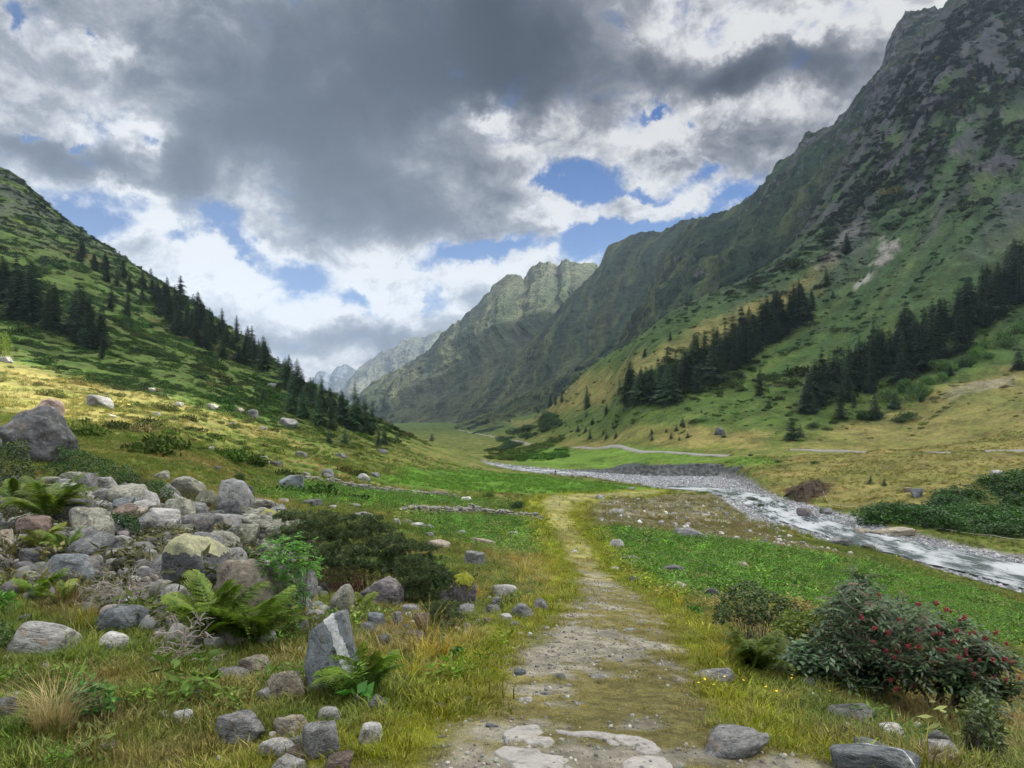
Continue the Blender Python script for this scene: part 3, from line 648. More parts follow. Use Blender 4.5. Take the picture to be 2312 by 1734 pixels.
LEANSPR = [(conifer(11, w=.20, bare=.10, lv=34, droop=.5, ragged=.45, br=9).mesh("crown", [M_NEEDLE]), trunk_q(.98, .012).mesh("trunk", [M_BARK], True)),
           (conifer(12, w=.22, bare=.08, lv=32, droop=.45, ragged=.45, br=9).mesh("crown", [M_NEEDLE]), trunk_q(.98, .012).mesh("trunk", [M_BARK], True))]
YOUNG = [(conifer(21+i, w=.34, bare=.0, lv=24, br=12, droop=.25, ragged=.25).mesh("crown", [M_NEEDLE]), trunk_q(.9, .02).mesh("trunk", [M_BARK], True)) for i in range(2)]
def leafcloud(seed, blobs, n, size, flat=.6, up=.2):
    """Leaves through the volume of several uneven clumps; blobs: (x,y,z,rx,ry,rz)."""
    r = np.random.default_rng(seed); q = QB(); B = np.array(blobs, float); vol = B[:, 3]*B[:, 4]*B[:, 5]; pr = vol**.75; pr /= pr.sum()
    k = r.choice(len(B), n, p=pr); d = rdir(n, r); rad = r.uniform(.45, 1.04, n)**.6
    P = B[k, :3]+d*B[k, 3:]*rad[:, None]
    P += .12*B[k, 3:]*np.stack([pn(P[:, 0]*9, P[:, 1]*9, P[:, 2]*9, seed+i) for i in range(3)], 1)*2
    A = (rdir(n, r)+d*.6+[0, 0, up]); A *= (size*r.uniform(.6, 1.4, n)/np.linalg.norm(A, axis=1))[:, None]
    q.leaf(P, A, perp(A, r)*(flat*.5*size*r.uniform(.7, 1.2, n))[:, None]); return q
def roundpine(seed):
    r = np.random.default_rng(seed); bl = []
    for i in range(15):
        f = i/15; z = .16+.80*f; R_ = .21*(1-abs(f-.38)**1.5)*(1-.62*f**2)
        a = r.uniform(0, 6.3); bl.append((math.cos(a)*R_*.75, math.sin(a)*R_*.75, z+r.normal()*.02, R_*.55, R_*.55, .055))
    bl.append((0, 0, .93, .06, .06, .07))
    return leafcloud(seed, bl, 2600, .032, .5, .5)
PINE = [(roundpine(31+i).mesh("crown", [M_PINE]), trunk_q(.85, .018, .004, .03).mesh("trunk", [M_BARK], True)) for i in range(3)]
def shrub_blobs(seed, n=9, sp=.42, h=.5):
    r = np.random.default_rng(seed); o = []
    for i in range(n):
        a = r.uniform(0, 6.3); d = sp*r.uniform(0, 1)**.6; z = h*r.uniform(.15, 1)*(1-.7*d)
        o.append((math.cos(a)*d, math.sin(a)*d, z*.8+.05, r.uniform(.14, .26), r.uniform(.14, .26), r.uniform(.12, .22)))
    return o
def stems_q(seed, n, sp, h, r0):
    r = np.random.default_rng(seed); q = QB()
    for i in range(n):
        a = r.uniform(0, 6.3); d = sp*r.uniform(.2, 1); t_ = np.linspace(0, 1, 5)
        q.tube(np.stack([math.cos(a)*d*t_**1.4, math.sin(a)*d*t_**1.4, -.03+h*r.uniform(.6, 1)*t_], 1), np.linspace(r0, r0*.3, 5), 4)
    return q
SHRUB = [(leafcloud(41+i, shrub_blobs(41+i, 12, .42, .62), 2200, .055).mesh("foliage", [M_LEAF]), stems_q(i, 9, .35, .6, .012).mesh("stems", [M_BARK])) for i in range(3)]
MATSH = [leafcloud(51+i, [(b[0]*1.15, b[1]*1.15, b[2]*.4, b[3]*1.2, b[4]*1.2, b[5]*.7) for b in shrub_blobs(51+i, 10, .45, .4)], 520, .10).mesh("mat_shrub", []) for i in range(4)]

# ---- rock
def rockmat2():
    m_, t, b = mat("weathered_rock"); o = t.obj(); tint = t.oinfo('Color'); rnd = t.oinfo('Random')
    off = t.vm('ADD', o, t.comb(t.m('MULTIPLY', rnd, 37), t.m('MULTIPLY', rnd, 91), 0))
    n1 = t.noise(off, 1.8, 8, .68, .4); n2 = t.noise(off, 11, 7, .72); n3 = t.noise(t.mapv(off, rot=(.5,.3,.2), sc=(1, 1, 2.4)), 2.6, 7, .7, .6)
    f = t.m('ADD', t.m('MULTIPLY', n1, .55), t.m('ADD', t.m('MULTIPLY', n2, .30), t.m('MULTIPLY', n3, .35)))
    g = t.ramp(f, [(.44,(.22,.22,.22)),(.53,(.60,.60,.60)),(.60,(1,1,1)),(.68,(1.45,1.45,1.45))])
    c = t.mix(1.0, tint, g, 'MULTIPLY')
    up = t.sep(t.nor())[2]
    li = t.m('MULTIPLY', t.ss(t.noise(off, 5.5, 7, .75), .52, .60), t.ss(up, -.2, .7))
    c = t.mix(t.m('MULTIPLY', li, t.oinfo('Alpha')), c, t.mix(n1, (.30,.30,.24), (.34,.35,.30)))
    c = t.mix(t.m('MULTIPLY', t.ss(t.noise(off, 9, 6, .7), .57, .64), .75), c, (.035,.036,.034))
    c = t.mix(t.m('MULTIPLY', t.ss(t.noise(off, 2.3, 5, .6), .60, .68), .5), c, t.mix(1.0, tint, (1.25,.9,.65), 'MULTIPLY'))
    v = t.voro(t.vm('ADD', off, t.vm('SCALE', t.noise(off, 3, 4, .6, col=True), .5)), 1.6, 'DISTANCE_TO_EDGE')
    h = t.m('ADD', t.m('ADD', t.m('MULTIPLY', n2, .5), n3), t.m('MULTIPLY', t.ss(v, 0, .05), .25))
    setb(t, b, c, .88, t.bump(h, .85, .06), .3); return m_
M_ROCK = rockmat2()
def ico(sub):
    import bmesh
    bm = bmesh.new(); bmesh.ops.create_icosphere(bm, subdivisions=sub, radius=1); V = np.array([v.co[:] for v in bm.verts]); Fq = np.array([[v.index for v in f.verts] for f in bm.faces]); bm.free(); return V, Fq
ICO = {3: ico(3), 4: ico(4), 5: ico(5), 6: ico(6)}
def rockmesh(seed, sub=4, planes=13, ruff=.05, rounded=.12, mats=None, name="rock", strata=0.0, cut=()):
    """A faceted block: a ball cut by random planes, edges slightly worn, then roughened. Fits the box -.5..+.5, base at z=0."""
    r = np.random.default_rng(seed); V, Fq = ICO[sub]
    N = rdir(planes, r); N = np.concatenate([N, [[0, 0, 1.], [0, 0, -1]]]); d = r.uniform(.56, .88, len(N))
    for sx_, sy_ in ((1, 0), (-1, 0), (0, 1), (0, -1)):
        v_ = np.array([sx_, sy_, 0])+r.normal(size=3)*[.22, .22, .28]; N = np.vstack([N, v_/np.linalg.norm(v_)]); d = np.r_[d, r.uniform(.62, .74)]; d[planes+1] = .55
    N[0] = [r.normal()*.25, r.normal()*.25, 1]; N[0] /= np.linalg.norm(N[0])
    for cx_, cy_, cz_, cd_ in cut:
        v_ = np.array([cx_, cy_, cz_]); N = np.vstack([N, v_/np.linalg.norm(v_)]); d = np.r_[d, cd_]
    k = V@N.T; rr = np.where(k > .05, d/np.maximum(k, .05), 9.)
    p_ = 1/np.maximum(rounded, .02); rad = (np.sum(rr**-p_, 1))**(-1/p_)
    Vb = V/(np.sum(np.abs(V)**4, 1)**.25)[:, None]
    W = V*np.minimum(rad, np.linalg.norm(Vb, axis=1)*1.06)[:, None]
    lam = .9; n = fbm(W[:, 0]*lam*2+seed, W[:, 1]*2*lam, W[:, 2]*2*lam, 5, seed, .55)
    W = W*(1+ruff*2.0*n)[:, None]
    n2 = ridged(W[:, 0]*4+seed, W[:, 1]*4, W[:, 2]*4, 3, seed+9)
    W = W*(1-ruff*.35*n2)[:, None]
    if strata: W = W*(1+strata*(np.abs(pn(W[:, 0]*.8, W[:, 1]*.8, W[:, 2]*5+W[:, 0]*1.2, seed+4))-.3))[:, None]
    lo, hi = W.min(0), W.max(0); W = (W-lo)/(hi-lo)-.5; W[:, 2] += .5
    return mesh_np(name, W, Fq, mats or [M_ROCK], True)
ROCKS = [rockmesh(100+i, 4, 10+i % 4, .05+.02*(i % 3), .03+.025*(i % 3)) for i in range(18)]
FLATS = [rockmesh(140+i, 4, 9, .06, .07) for i in range(4)]

def hdisp(a, b, dmin=2.5): return hit(a*K, b*K, dmin)
CR = {'1':(0,956.7,.4233),'A':(0,861.0,.2307),'B':(334.8,1004.5,.2307),'C':(621.9,1052.4,.2306),'D':(1482.9,1224.6,.3296),'E':(669.7,956.7,.4233),'F':(1435.0,956.7,.4233),'G':(0,334.9,.3748),'H':(1243.7,478.4,.4377),'d':(0,0,1.0)}
def box(c, x0, y0, x1, y1):
    ox, oy, s = CR[c]; return ox+x0*s, oy+y0*s, ox+x1*s, oy+y1*s
TINT = {'g':(.19,.19,.19,.35),'b':(.165,.185,.20,.25),'p':(.33,.325,.31,.3),'r':(.17,.125,.105,.2),'l':(.215,.215,.175,.9),'m':(.10,.105,.075,.6),'w':(.50,.49,.47,.2),'t':(.30,.26,.20,.4),'k':(.085,.087,.092,.3),'u':(.145,.13,.135,.3)}
_rk = [0]
def rock(c, x0, y0, x1, y1, tint='g', label=None, group=None, sink=.26, depth=None, me=None, fwd=0.0, rx=None, name='rock', z0=None, Dset=None, yaw=None):
    """A stone of the size its outline has at the distance where its foot meets the ground."""
    X0, Y0, X1, Y1 = box(c, x0, y0, x1, y1)
    r = np.random.default_rng(1000+_rk[0]); _rk[0] += 1
    g = hit((X0+X1)/2*K, Y1*K)
    if Dset: g = np.array([((X0+X1)/2*K-CX)/F*Dset, Dset, (HY-Y1*K)/F*Dset])
    w = (X1-X0)*K/F*g[1]; h = (Y1-Y0)*K/F*g[1]
    h = max(h*.93, w*.16)
    dpt = (depth or .85)*w; hh = h*(1+sink)
    me = me or (FLATS[_rk[0] % 4] if h < .38*w else ROCKS[r.integers(18)])
    yaw_ = r.uniform(-.5, .5) if yaw is None else yaw
    s = 1.14/(abs(math.cos(yaw_))+abs(math.sin(yaw_))*.35)
    o = link(name, me, None, (g[0], g[1]+dpt*.38+fwd, g[2]-h*sink-.01), (r.normal()*.04 if rx is None else rx, r.normal()*.05, yaw_+(math.pi if r.random() < .5 and yaw is None else 0)), (w*s, dpt*s, hh), TINT[tint])
    v = r.uniform(.58, 1.0); o.color = (o.color[0]*v, o.color[1]*v, o.color[2]*v, o.color[3])
    tag(o, label, 'boulder' if max(w, h) > .9 else 'rock', group)
    o.name = 'boulder' if max(w, h) > .9 else 'rock'
    return o

# ================================================================== the stones of the foreground
UR = lambda s, **k: rockmesh(s, **k)
GP = 'stones of the rock pile'
L_ = [
 ('A',0,20,550,600,'k','huge grey grooved boulder at the left edge, above the ferns',None,dict(me=UR(201,sub=6,planes=6,ruff=.10,rounded=.04,strata=.05,cut=((.35,-.1,.95,.74),(.8,-.6,-.45,.70),(0,-1,.3,.62))),depth=.9,sink=.1)),
 ('A',-60,285,105,500,'b','smooth blue-grey block leaning against the huge boulder',None,dict(me=UR(202,sub=5,rounded=.2,ruff=.03),fwd=-1.4)),
 ('A',690,690,870,885,'g','upright block with a pointed corner on top of the rock pile',None,dict(me=UR(203,sub=5,planes=7,rounded=.03),yaw=.2)),
 ('A',345,725,550,815,'l','thin tilted slab at the back of the rock pile',None,{}),
 ('A',270,780,705,960,'g','wide flat boulder above the two tall ferns',None,dict(depth=.7)),
 ('A',640,840,790,990,'l','tilted slab overhanging a dark gap in the rock pile',None,{}),
 ('A',840,830,1000,960,'g','grey stone wedged beside the pointed block',None,{}),
 ('A',985,790,1330,1015,'l','large rounded boulder with green-grey lichen in the rock pile',None,dict(me=UR(204,sub=5,rounded=.16,ruff=.08),depth=.9)),
 ('A',1030,985,1260,1120,'r','reddish stone under the rounded lichened boulder',None,{}),
 ('A',1220,1010,1370,1145,'t','tan broken stone right of the reddish one',None,{}),
 ('A',800,955,960,1065,'g','long grey stone in the middle of the rock pile',None,{}),
 ('A',940,955,1030,1065,'g','small upright stone below the rounded lichened boulder',None,{}),
 ('A',570,1010,965,1345,'l','large slanting speckled boulder between the ferns',None,dict(me=UR(205,sub=6,planes=8,rounded=.05,ruff=.06),depth=.8)),
 ('A',150,1080,420,1335,'r','red-brown block below the left fern',None,dict(me=UR(206,sub=5,planes=8,rounded=.05),depth=.9)),
 ('A',410,1230,620,1405,'g','grey stone behind the thin ferns in the rock pile',None,{}),
 ('A',100,1300,390,1425,'t','flat tan slab under the red-brown block',None,{}),
 ('A',95,1390,365,1585,'k','dark rounded stone at the lower left of the rock pile',None,{}),
 ('A',330,1400,545,1505,'m','mossy flat stone beside the dark rounded stone',None,{}),
 ('A',365,1440,825,1720,'b','broad smooth blue-grey boulder at the foot of the rock pile',None,dict(me=UR(207,sub=6,planes=8,rounded=.12,ruff=.04),depth=.9)),
 ('A',200,1540,375,1625,'b','small bluish stone left of the broad smooth boulder',None,{}),
 ('A',835,1405,1255,1565,'l','lens-shaped flat boulder above the twig heap',None,dict(me=UR(208,sub=5,planes=9,rounded=.14),depth=.8)),
 ('A',940,1130,1130,1285,'p','pale knobbly stone in the rock pile left of the small juniper',None,{}),
 ('A',1055,1265,1200,1385,'p','pale rounded stone under the knobbly one',None,{}),
 ('A',1195,1330,1415,1485,'g','grey stone behind the central boulder',None,{}),
 ('A',1320,1030,1645,1265,'p','large pale wedge-shaped boulder with a crack',None,dict(me=UR(209,sub=6,planes=7,rounded=.05),depth=.9)),
 ('A',1520,1165,1790,1300,'m','dark moss-covered flat boulder behind the central one',None,{}),
 ('A',620,1190,890,1425,'g','grey stone at the foot of the slanting speckled boulder',None,{}),
 ('A',-40,1200,105,1455,'t','tan stone cut by the left edge of the picture',None,{}),
 ('A',1480,860,1645,955,'p','pale stone in the green brush above the rock pile',None,{}),
 ('B',100,95,415,265,'l','blocky lichened boulder at the top of the rock pile by dry grass',None,dict(me=UR(210,sub=5,planes=9,rounded=.06,ruff=.09))),
 ('B',-20,50,110,135,'l','low lichened stone left of the blocky lichened boulder',None,{}),
 ('B',75,335,435,525,'g','stack of weathered grey rock at the right end of the pile',None,dict(me=UR(211,sub=5,ruff=.1,strata=.12))),
 ('B',215,440,505,665,'g','long grey boulder slanting down beside dry grass',None,{}),
 ('B',0,620,565,1230,'k','big central boulder, yellow-lichened crown above a dark undercut face',None,dict(me=UR(212,sub=6,planes=9,rounded=.10,ruff=.06),depth=.9)),
 ('B',490,450,745,665,'g','angular grey boulder right of the dry grass hollow',None,dict(me=UR(213,sub=5,planes=8,rounded=.04))),
 ('B',720,390,1320,720,'l','broad layered outcrop covered in lichen beside the juniper',None,dict(me=UR(214,sub=6,planes=10,strata=.22,ruff=.10),depth=.7)),
 ('B',785,550,900,700,'b','small pyramid-shaped stone standing on the layered outcrop',None,dict(me=UR(215,sub=4,planes=5,rounded=.03),fwd=-.35)),
 ('B',560,650,670,720,'p','small pale stone at the foot of the layered outcrop',None,{}),
 ('B',440,760,720,1010,'l','rough lichened rock right behind the central boulder',None,{}),
 ('B',525,880,675,1055,'t','pale tan block leaning on the central boulder',None,{}),
 ('B',470,840,1190,1560,'t','big domed tan boulder with a black-lichened crest above the ferns',None,dict(me=UR(216,sub=6,planes=9,rounded=.12,ruff=.06),depth=.85)),
 ('B',1270,940,1505,1300,'g','grey boulder half hidden by the bright green sapling',None,dict(me=UR(217,sub=5,planes=8))),
 ('B',1330,1220,1470,1420,'g','small grey stone behind the stems of the sapling',None,{}),
 ('B',-10,1115,265,1330,'p','pale block in front of the central boulder',None,dict(me=UR(218,sub=5,planes=9,rounded=.08))),
 ('B',-60,1085,65,1165,'b','bluish flat stone left of the pale block',None,{}),
 ('B',1150,85,1362,235,'b','lone dark blue-grey boulder in the bright green patch by the wall',None,dict(me=UR(219,sub=5,planes=7,rounded=.05))),
 ('B',610,190,855,265,'k','low dark rock at the edge of the bright green patch',None,{}),
 ('B',1135,310,1245,365,'t','small tan rock among dry grass above the juniper',None,{}),
 ('B',1345,318,1505,375,'k','low dark outcrop above the juniper',None,{}),
 ('d',664,1308,778,1494,'b','big leaning blue-grey slab crossed by a white quartz vein',None,dict(me=UR(220,sub=6,planes=2,rounded=.03,ruff=.04,cut=((.74,-.1,.66,.80),(-.9,0,.30,.93),(-.1,-1,.25,.55),(1,-.3,-.15,.92))),depth=.62,yaw=.12)),
 ('C',395,900,595,1210,'l','upright lichened stone behind the quartz-veined slab',None,dict(yaw=-.3)),
 ('C',485,890,575,1005,'g','small stone leaning on the upright lichened one',None,{}),
 ('C',630,840,1055,1115,'u','dark purplish boulder under the juniper',None,dict(me=UR(221,sub=6,planes=10,ruff=.08))),
 ('C',1035,810,1115,875,'p','small pale stone on the purplish boulder',None,{}),
 ('C',1395,780,1535,1000,'b','smooth blue-grey stone at the right edge of the juniper',None,{}),
 ('C',1515,800,1755,1125,'u','dark pitted rock carrying a cushion of yellow moss',None,dict(me=UR(222,sub=6,planes=9,ruff=.10))),
 ('C',1385,970,1575,1120,'g','rounded grey stone in front of the moss-topped rock',None,{}),
 ('C',1575,1095,1725,1205,'g','low grey stone at the foot of the moss-topped rock',None,{}),
 ('C',1065,1100,1235,1185,'g','flat grey stone above the reddish stones',None,{}),
 ('C',1085,1160,1168,1235,'w','small white stone under the flat grey one',None,{}),
 ('C',970,1150,1058,1305,'p','pale pointed stone on brown moss below the juniper',None,{}),
 ('C',730,1175,905,1315,'b','bluish boulder right of the quartz-veined slab',None,{}),
 ('C',790,1120,870,1195,'w','small whitish stone on the bluish boulder',None,{}),
 ('C',1185,1150,1340,1375,'r','tall reddish stone below the juniper',None,{}),
 ('C',1285,1220,1345,1300,'r','small reddish stone touching the tall reddish one',None,{}),
 ('C',1085,1355,1295,1455,'r','flat reddish boulder in the gap below the juniper',None,{}),
 ('C',960,1335,1075,1415,'r','small red stone left of the flat reddish boulder',None,{}),
 ('C',1015,1450,1135,1500,'p','thin pale stone below the red stones',None,{}),
 ('C',815,1375,955,1525,'g','grey stone right of the quartz-veined slab among grass',None,{}),
 ('C',630,1265,805,1375,'b','half buried bluish stone beside the quartz-veined slab',None,{}),
 ('C',1080,1270,1140,1345,'g','small grey stone on brown moss',None,{}),
 ('C',1630,590,1822,735,'g','angular grey boulder standing alone on the grassy bank',None,dict(me=UR(223,sub=5,planes=7,rounded=.04))),
 ('C',1305,495,1515,585,'t','rounded tan rock sunk in dry grass on the bank',None,{}),
 ('C',1290,415,1375,475,'g','small grey stone above the rounded tan rock',None,{}),
 ('C',1738,478,1925,550,'t','long low tan rock on the bank above the angular boulder',None,{}),
 ('C',985,288,1052,355,'p','pale stone at the left end of the row of flat stones',None,{}),
 ('C',1050,300,1155,345,'l','lichened stone in the row of flat stones on the bank',None,{}),
 ('C',1140,328,1270,385,'p','pale slab in the row of flat stones on the bank',None,{}),
 ('C',1250,350,1375,402,'g','grey slab at the right end of the row of flat stones',None,{}),
 ('C',1608,88,1728,142,'w','bright white boulder at the end of the upper stone wall',None,{}),
 ('E',928,718,1048,787,'p','flat-topped pale boulder lying on the bank left of the track',None,dict(me=UR(224,sub=5,planes=8))),
 ('E',1018,812,1132,898,'g','thin slab tilted downhill near the track',None,dict(yaw=-.4)),
 ('E',1143,793,1224,862,'g','pointed grey stone closest to the left edge of the track',None,{}),
 ('E',985,453,1064,482,'p','pale flat stone alone in the nettle patch left of the track',None,{}),
 ('E',240,1425,362,1537,'w','white and grey stone in the grass at the bottom, left of the track',None,dict(me=UR(225,sub=5))),
 ('E',34,1352,148,1420,'p','pale rounded stone in the grass below the quartz-veined slab',None,dict(me=UR(226,sub=5))),
 ('E',-45,1428,132,1604,'g','grey pyramid-shaped stone at the bottom, left of the white one',None,dict(me=UR(227,sub=5,planes=6,rounded=.04))),
 ('E',1518,488,1604,548,'p','pale boulder in the green patch right of the track',None,{}),
 ('1',30,905,305,1085,'p','pale flat boulder at the left edge below the rock pile',None,dict(me=UR(228,sub=5),depth=.7)),
 ('1',478,968,635,1062,'w','white flat stone in the grass below the twig heap',None,dict(me=UR(229,sub=5))),
 ('1',470,835,705,965,'b','bluish boulder below the twig heap',None,dict(me=UR(230,sub=5))),
 ('1',398,808,495,872,'g','small stone above the bluish boulder, under the twig heap',None,{}),
 ('1',-60,1290,52,1402,'b','bluish stone cut by the left edge, low in the grass',None,{}),
 ('1',878,1358,968,1432,'w','whitest rounded stone in the short grass at the lower left',None,dict(me=UR(231,sub=5))),
 ('1',798,1358,848,1402,'w','little white stone left of the whitest rounded stone',None,{}),
 ('1',1098,1393,1308,1530,'g','angular grey stone with sharp faces at the lower left',None,dict(me=UR(232,sub=5,planes=8,rounded=.03))),
 ('1',1333,1148,1512,1315,'t','brownish pyramid-shaped stone below the big ferns',None,dict(me=UR(233,sub=5,planes=7,rounded=.07))),
 ('1',1308,1253,1390,1315,'p','pale stone at the foot of the brownish pyramid',None,{}),
 ('1',1383,1388,1548,1505,'t','tan block in the grass right of the sharp-faced stone',None,dict(me=UR(234,sub=5))),
 ('1',1463,1488,1582,1572,'g','grey stone under the tan block',None,{}),
 ('1',1328,1513,1492,1605,'w','pale streaked stone at the bottom of the picture',None,dict(me=UR(235,sub=5))),
 ('1',1368,1618,1525,1690,'p','pale stone cut by the bottom edge',None,{}),
 ('1',1448,1560,1595,1625,'r','pinkish stone right of the pale streaked one',None,{}),
 ('1',1650,1590,1790,1680,'r','brown stone cut by the bottom edge beside the pinkish one',None,{}),
 ('1',1228,1093,1370,1185,'t','tan stone at the foot of the big ferns',None,{}),
 ('1',1088,1153,1245,1205,'g','flat grey stone under the big ferns',None,{}),
 ('1',928,1258,1015,1312,'r','pinkish stone in dry grass at the lower left',None,{}),
 ('1',468,1533,570,1582,'r','flat pink stone near the bottom left',None,{}),
 ('F',-5,618,104,672,'g','grey rock nearest the track in the green field right of it',None,{}),
 ('F',378,608,452,648,'t','tan stone alone in the middle of the right green field',None,{}),
 ('F',-5,712,118,772,'t','flat tan rock beside the track bend',None,{}),
 ('F',198,738,284,797,'k','dark rock between the track and the right bushes',None,{}),
 ('F',693,793,734,832,'g','small grey stone behind the right bushes',None,{}),
 ('F',798,833,828,862,'w','small white stone behind the right bushes',None,{}),
 ('F',258,908,328,942,'p','pale stone at the left foot of the bracken clump',None,{}),
 ('F',158,1172,374,1222,'g','long flat rock showing through turf right of the track',None,dict(sink=.6)),
 ('F',212,1508,545,1606,'g','flat rubble outcrop in the turf at the right of the track',None,dict(sink=.7,me=UR(236,sub=5,planes=9,ruff=.12))),
 ('F',978,1513,1138,1606,'b','blue-grey stone behind the largest bottom boulder',None,dict(me=UR(237,sub=5))),
 ('F',930,1562,1365,1760,'b','largest boulder at the bottom right, grey with white scars',None,dict(me=UR(238,sub=6,planes=8,rounded=.09,ruff=.05),depth=.6)),
 ('F',1113,1438,1244,1512,'w','pinkish white stone in the turf below the berry bush',None,dict(me=UR(239,sub=5))),
 ('F',1335,1478,1484,1570,'g','tilted slab right of the pinkish white stone',None,{}),
 ('F',1366,1538,1545,1615,'p','pale flat stone in front of the tilted slab',None,{}),
 ('F',1336,1598,1485,1655,'r','reddish flat stone at the bottom right',None,{}),
 ('F',858,1353,1094,1438,'g','long narrow slab in the turf below the raspberry leaves',None,dict(sink=.5)),
 ('F',696,1208,784,1262,'g','rock edge under the raspberry leaves',None,{}),
 ('F',332,1343,368,1368,'w','small white stone in the turf right of the track',None,{}),
 ('F',684,328,758,378,'u','rounded boulder on the far gravel bank of the stream',None,dict(me=UR(240,sub=5,rounded=.2))),
 ('F',808,328,858,367,'g','smaller boulder on grass right of the rounded stream boulder',None,{}),
 ('F',1273,228,1338,277,'b','dark block on the slope beside the willow thicket',None,dict(me=UR(241,sub=4,planes=6,rounded=.04))),
 ('F',1218,223,1272,252,'t','tan rock left of the dark block',None,{}),
 ('F',1688,136,1754,165,'p','pale rock above the willow thicket',None,{}),
 ('F',846,483,904,522,'g','stream rock on the near bank, left of two others',None,{}),
 ('F',893,488,968,532,'k','dark stream rock in the middle of three',None,{}),
 ('F',1023,516,1094,552,'k','dark stream rock furthest right of three',None,{}),
 ('F',1108,436,1264,478,'t','broad flat rock on the far bank of the stream',None,{}),
 ('F',985,436,1064,464,'t','small flat rock left of the broad flat one by the stream',None,{}),
 ('F',62,438,235,492,'g','flat grey gravel slab between field and stream',None,dict(sink=.7)),
 ('d',170,850,233,878,'g','long boulder on the sunlit left meadow below the heath',None,dict(me=UR(242,sub=5,planes=8))),
 ('G',1598,1508,1698,1567,'g','rounded boulder in front of the spruces at the hill foot',None,dict(me=UR(243,sub=5))),
 ('G',1418,1463,1484,1512,'g','grey boulder in the heath left of the hill-foot spruces',None,{}),
 ('G',1533,1308,1578,1342,'g','grey rock high in the heath under the forest edge',None,{}),
 ('G',-6,1158,52,1192,'p','pale rock at the left edge beside the yellow larch',None,{}),
 ('G',1358,1453,1398,1482,'t','small tan rock in the heath',None,{}),
 ('G',1178,1428,1242,1462,'l','low lichened rock in the heath',None,{}),
 ('H',690,1013,742,1052,'k','dark boulder on the meadow above the far road',None,{}),
 ('G',150,1390,330,1520,'r','pinkish rocks beside the huge left boulder',None,dict(sink=.5)),
]
for c, x0, y0, x1, y1, ti, lab, grp, kw in L_: rock(c, x0, y0, x1, y1, ti, lab, grp, **kw)
# smaller stones that nothing tells apart
GS = 'small stones on the bank left of the track'
for x0, y0, x1, y1, ti in [(905,820,965,885,'g'),(925,778,972,842,'g'),(865,845,918,878,'g'),(970,870,1042,917,'p'),(1020,913,1082,947,'g'),(1165,933,1218,957,'p'),(880,890,926,922,'r'),(838,893,872,917,'p'),
   (775,913,817,962,'p'),(780,955,822,987,'w'),(738,933,767,962,'w'),(1095,745,1120,780,'g'),(880,955,925,985,'p'),(640,985,700,1010,'w'),(530,1225,602,1257,'p'),(670,1240,732,1267,'b'),(870,1145,905,1170,'p'),(920,1070,960,1090,'p'),
   (745,1298,822,1332,'r'),(620,1323,694,1357,'r'),(300,1283,388,1362,'g'),(545,1120,575,1140,'w'),(600,985,625,1003,'w'),(700,1060,735,1085,'g'),(640,1130,690,1160,'g')]:
    rock('E', x0, y0, x1, y1, ti, 'small loose stone in the grass of the bank left of the track', GS)
GT = 'flat stones bedded in the track'
for x0, y0, x1, y1, ti in [(1060,1298,1134,1322,'w'),(1040,1155,1110,1185,'b'),(1175,1270,1225,1288,'b'),(900,1428,960,1450,'b'),(1240,1175,1300,1200,'g'),(1340,545,1370,558,'w'),(1665,905,1710,922,'p'),(1300,1225,1340,1240,'p'),(1420,1190,1520,1205,'p'),(1560,1100,1610,1115,'p'),(1590,1185,1635,1203,'w'),(1350,1315,1400,1330,'p'),(1600,945,1660,960,'p'),(1455,1105,1490,1120,'p')]:
    rock('E', x0, y0, x1, y1, ti, 'flat stone bedded in the gravel of the track', GT, sink=.8)
GM = 'rocks scattered in the meadow beyond the track bend'
for c, x0, y0, x1, y1, ti in [('E',1570,508,1608,537,'p'),('E',1588,578,1668,607,'g'),('E',1538,633,1604,657,'p'),('E',1638,678,1694,712,'g'),('E',1520,335,1600,368,'p'),('E',1455,262,1500,285,'p'),('E',1620,225,1660,240,'g'),('F',355,475,392,497,'p'),('F',100,320,140,337,'g'),('F',240,260,290,275,'g'),('F',300,352,340,368,'g'),('F',20,690,60,712,'g'),('F',340,755,380,780,'g'),('F',500,750,560,775,'k')]:
    rock(c, x0, y0, x1, y1, ti, 'low rock scattered in the flat meadow right of the track', GM)
GH = 'rocks in the upper left meadow'
for c, x0, y0, x1, y1, ti in [('E',240,153,304,192,'p'),('E',130,50,180,75,'g'),('C',1040,158,1222,192,'g'),('C',108,113,284,172,'k'),('C',368,163,444,202,'w'),('C',480,158,664,192,'g'),('C',608,228,794,292,'g'),('C',1573,403,1664,447,'g'),
   ('B',680,118,764,172,'g'),('B',545,5,605,50,'k'),('B',1370,60,1440,100,'p'),('1',1310,60,1370,110,'g'),('1',1500,40,1560,70,'g'),('1',1640,130,1700,175,'g'),('1',1380,90,1440,120,'k'),('1',1060,15,1090,35,'p'),('G',1000,1418,1044,1447,'p'),('G',850,1338,894,1362,'p'),('G',870,1480,915,1500,'g'),('G',620,1495,665,1512,'w'),
   ('G',300,1600,320,1612,'w'),('G',1310,1540,1360,1560,'g'),('G',1480,1560,1530,1580,'g'),('E',340,30,390,52,'g'),('E',60,150,110,180,'g'),('E',300,150,350,170,'g')]:
    rock(c, x0, y0, x1, y1, ti, 'grey rock lying in the upper meadow behind the rock pile', GH)
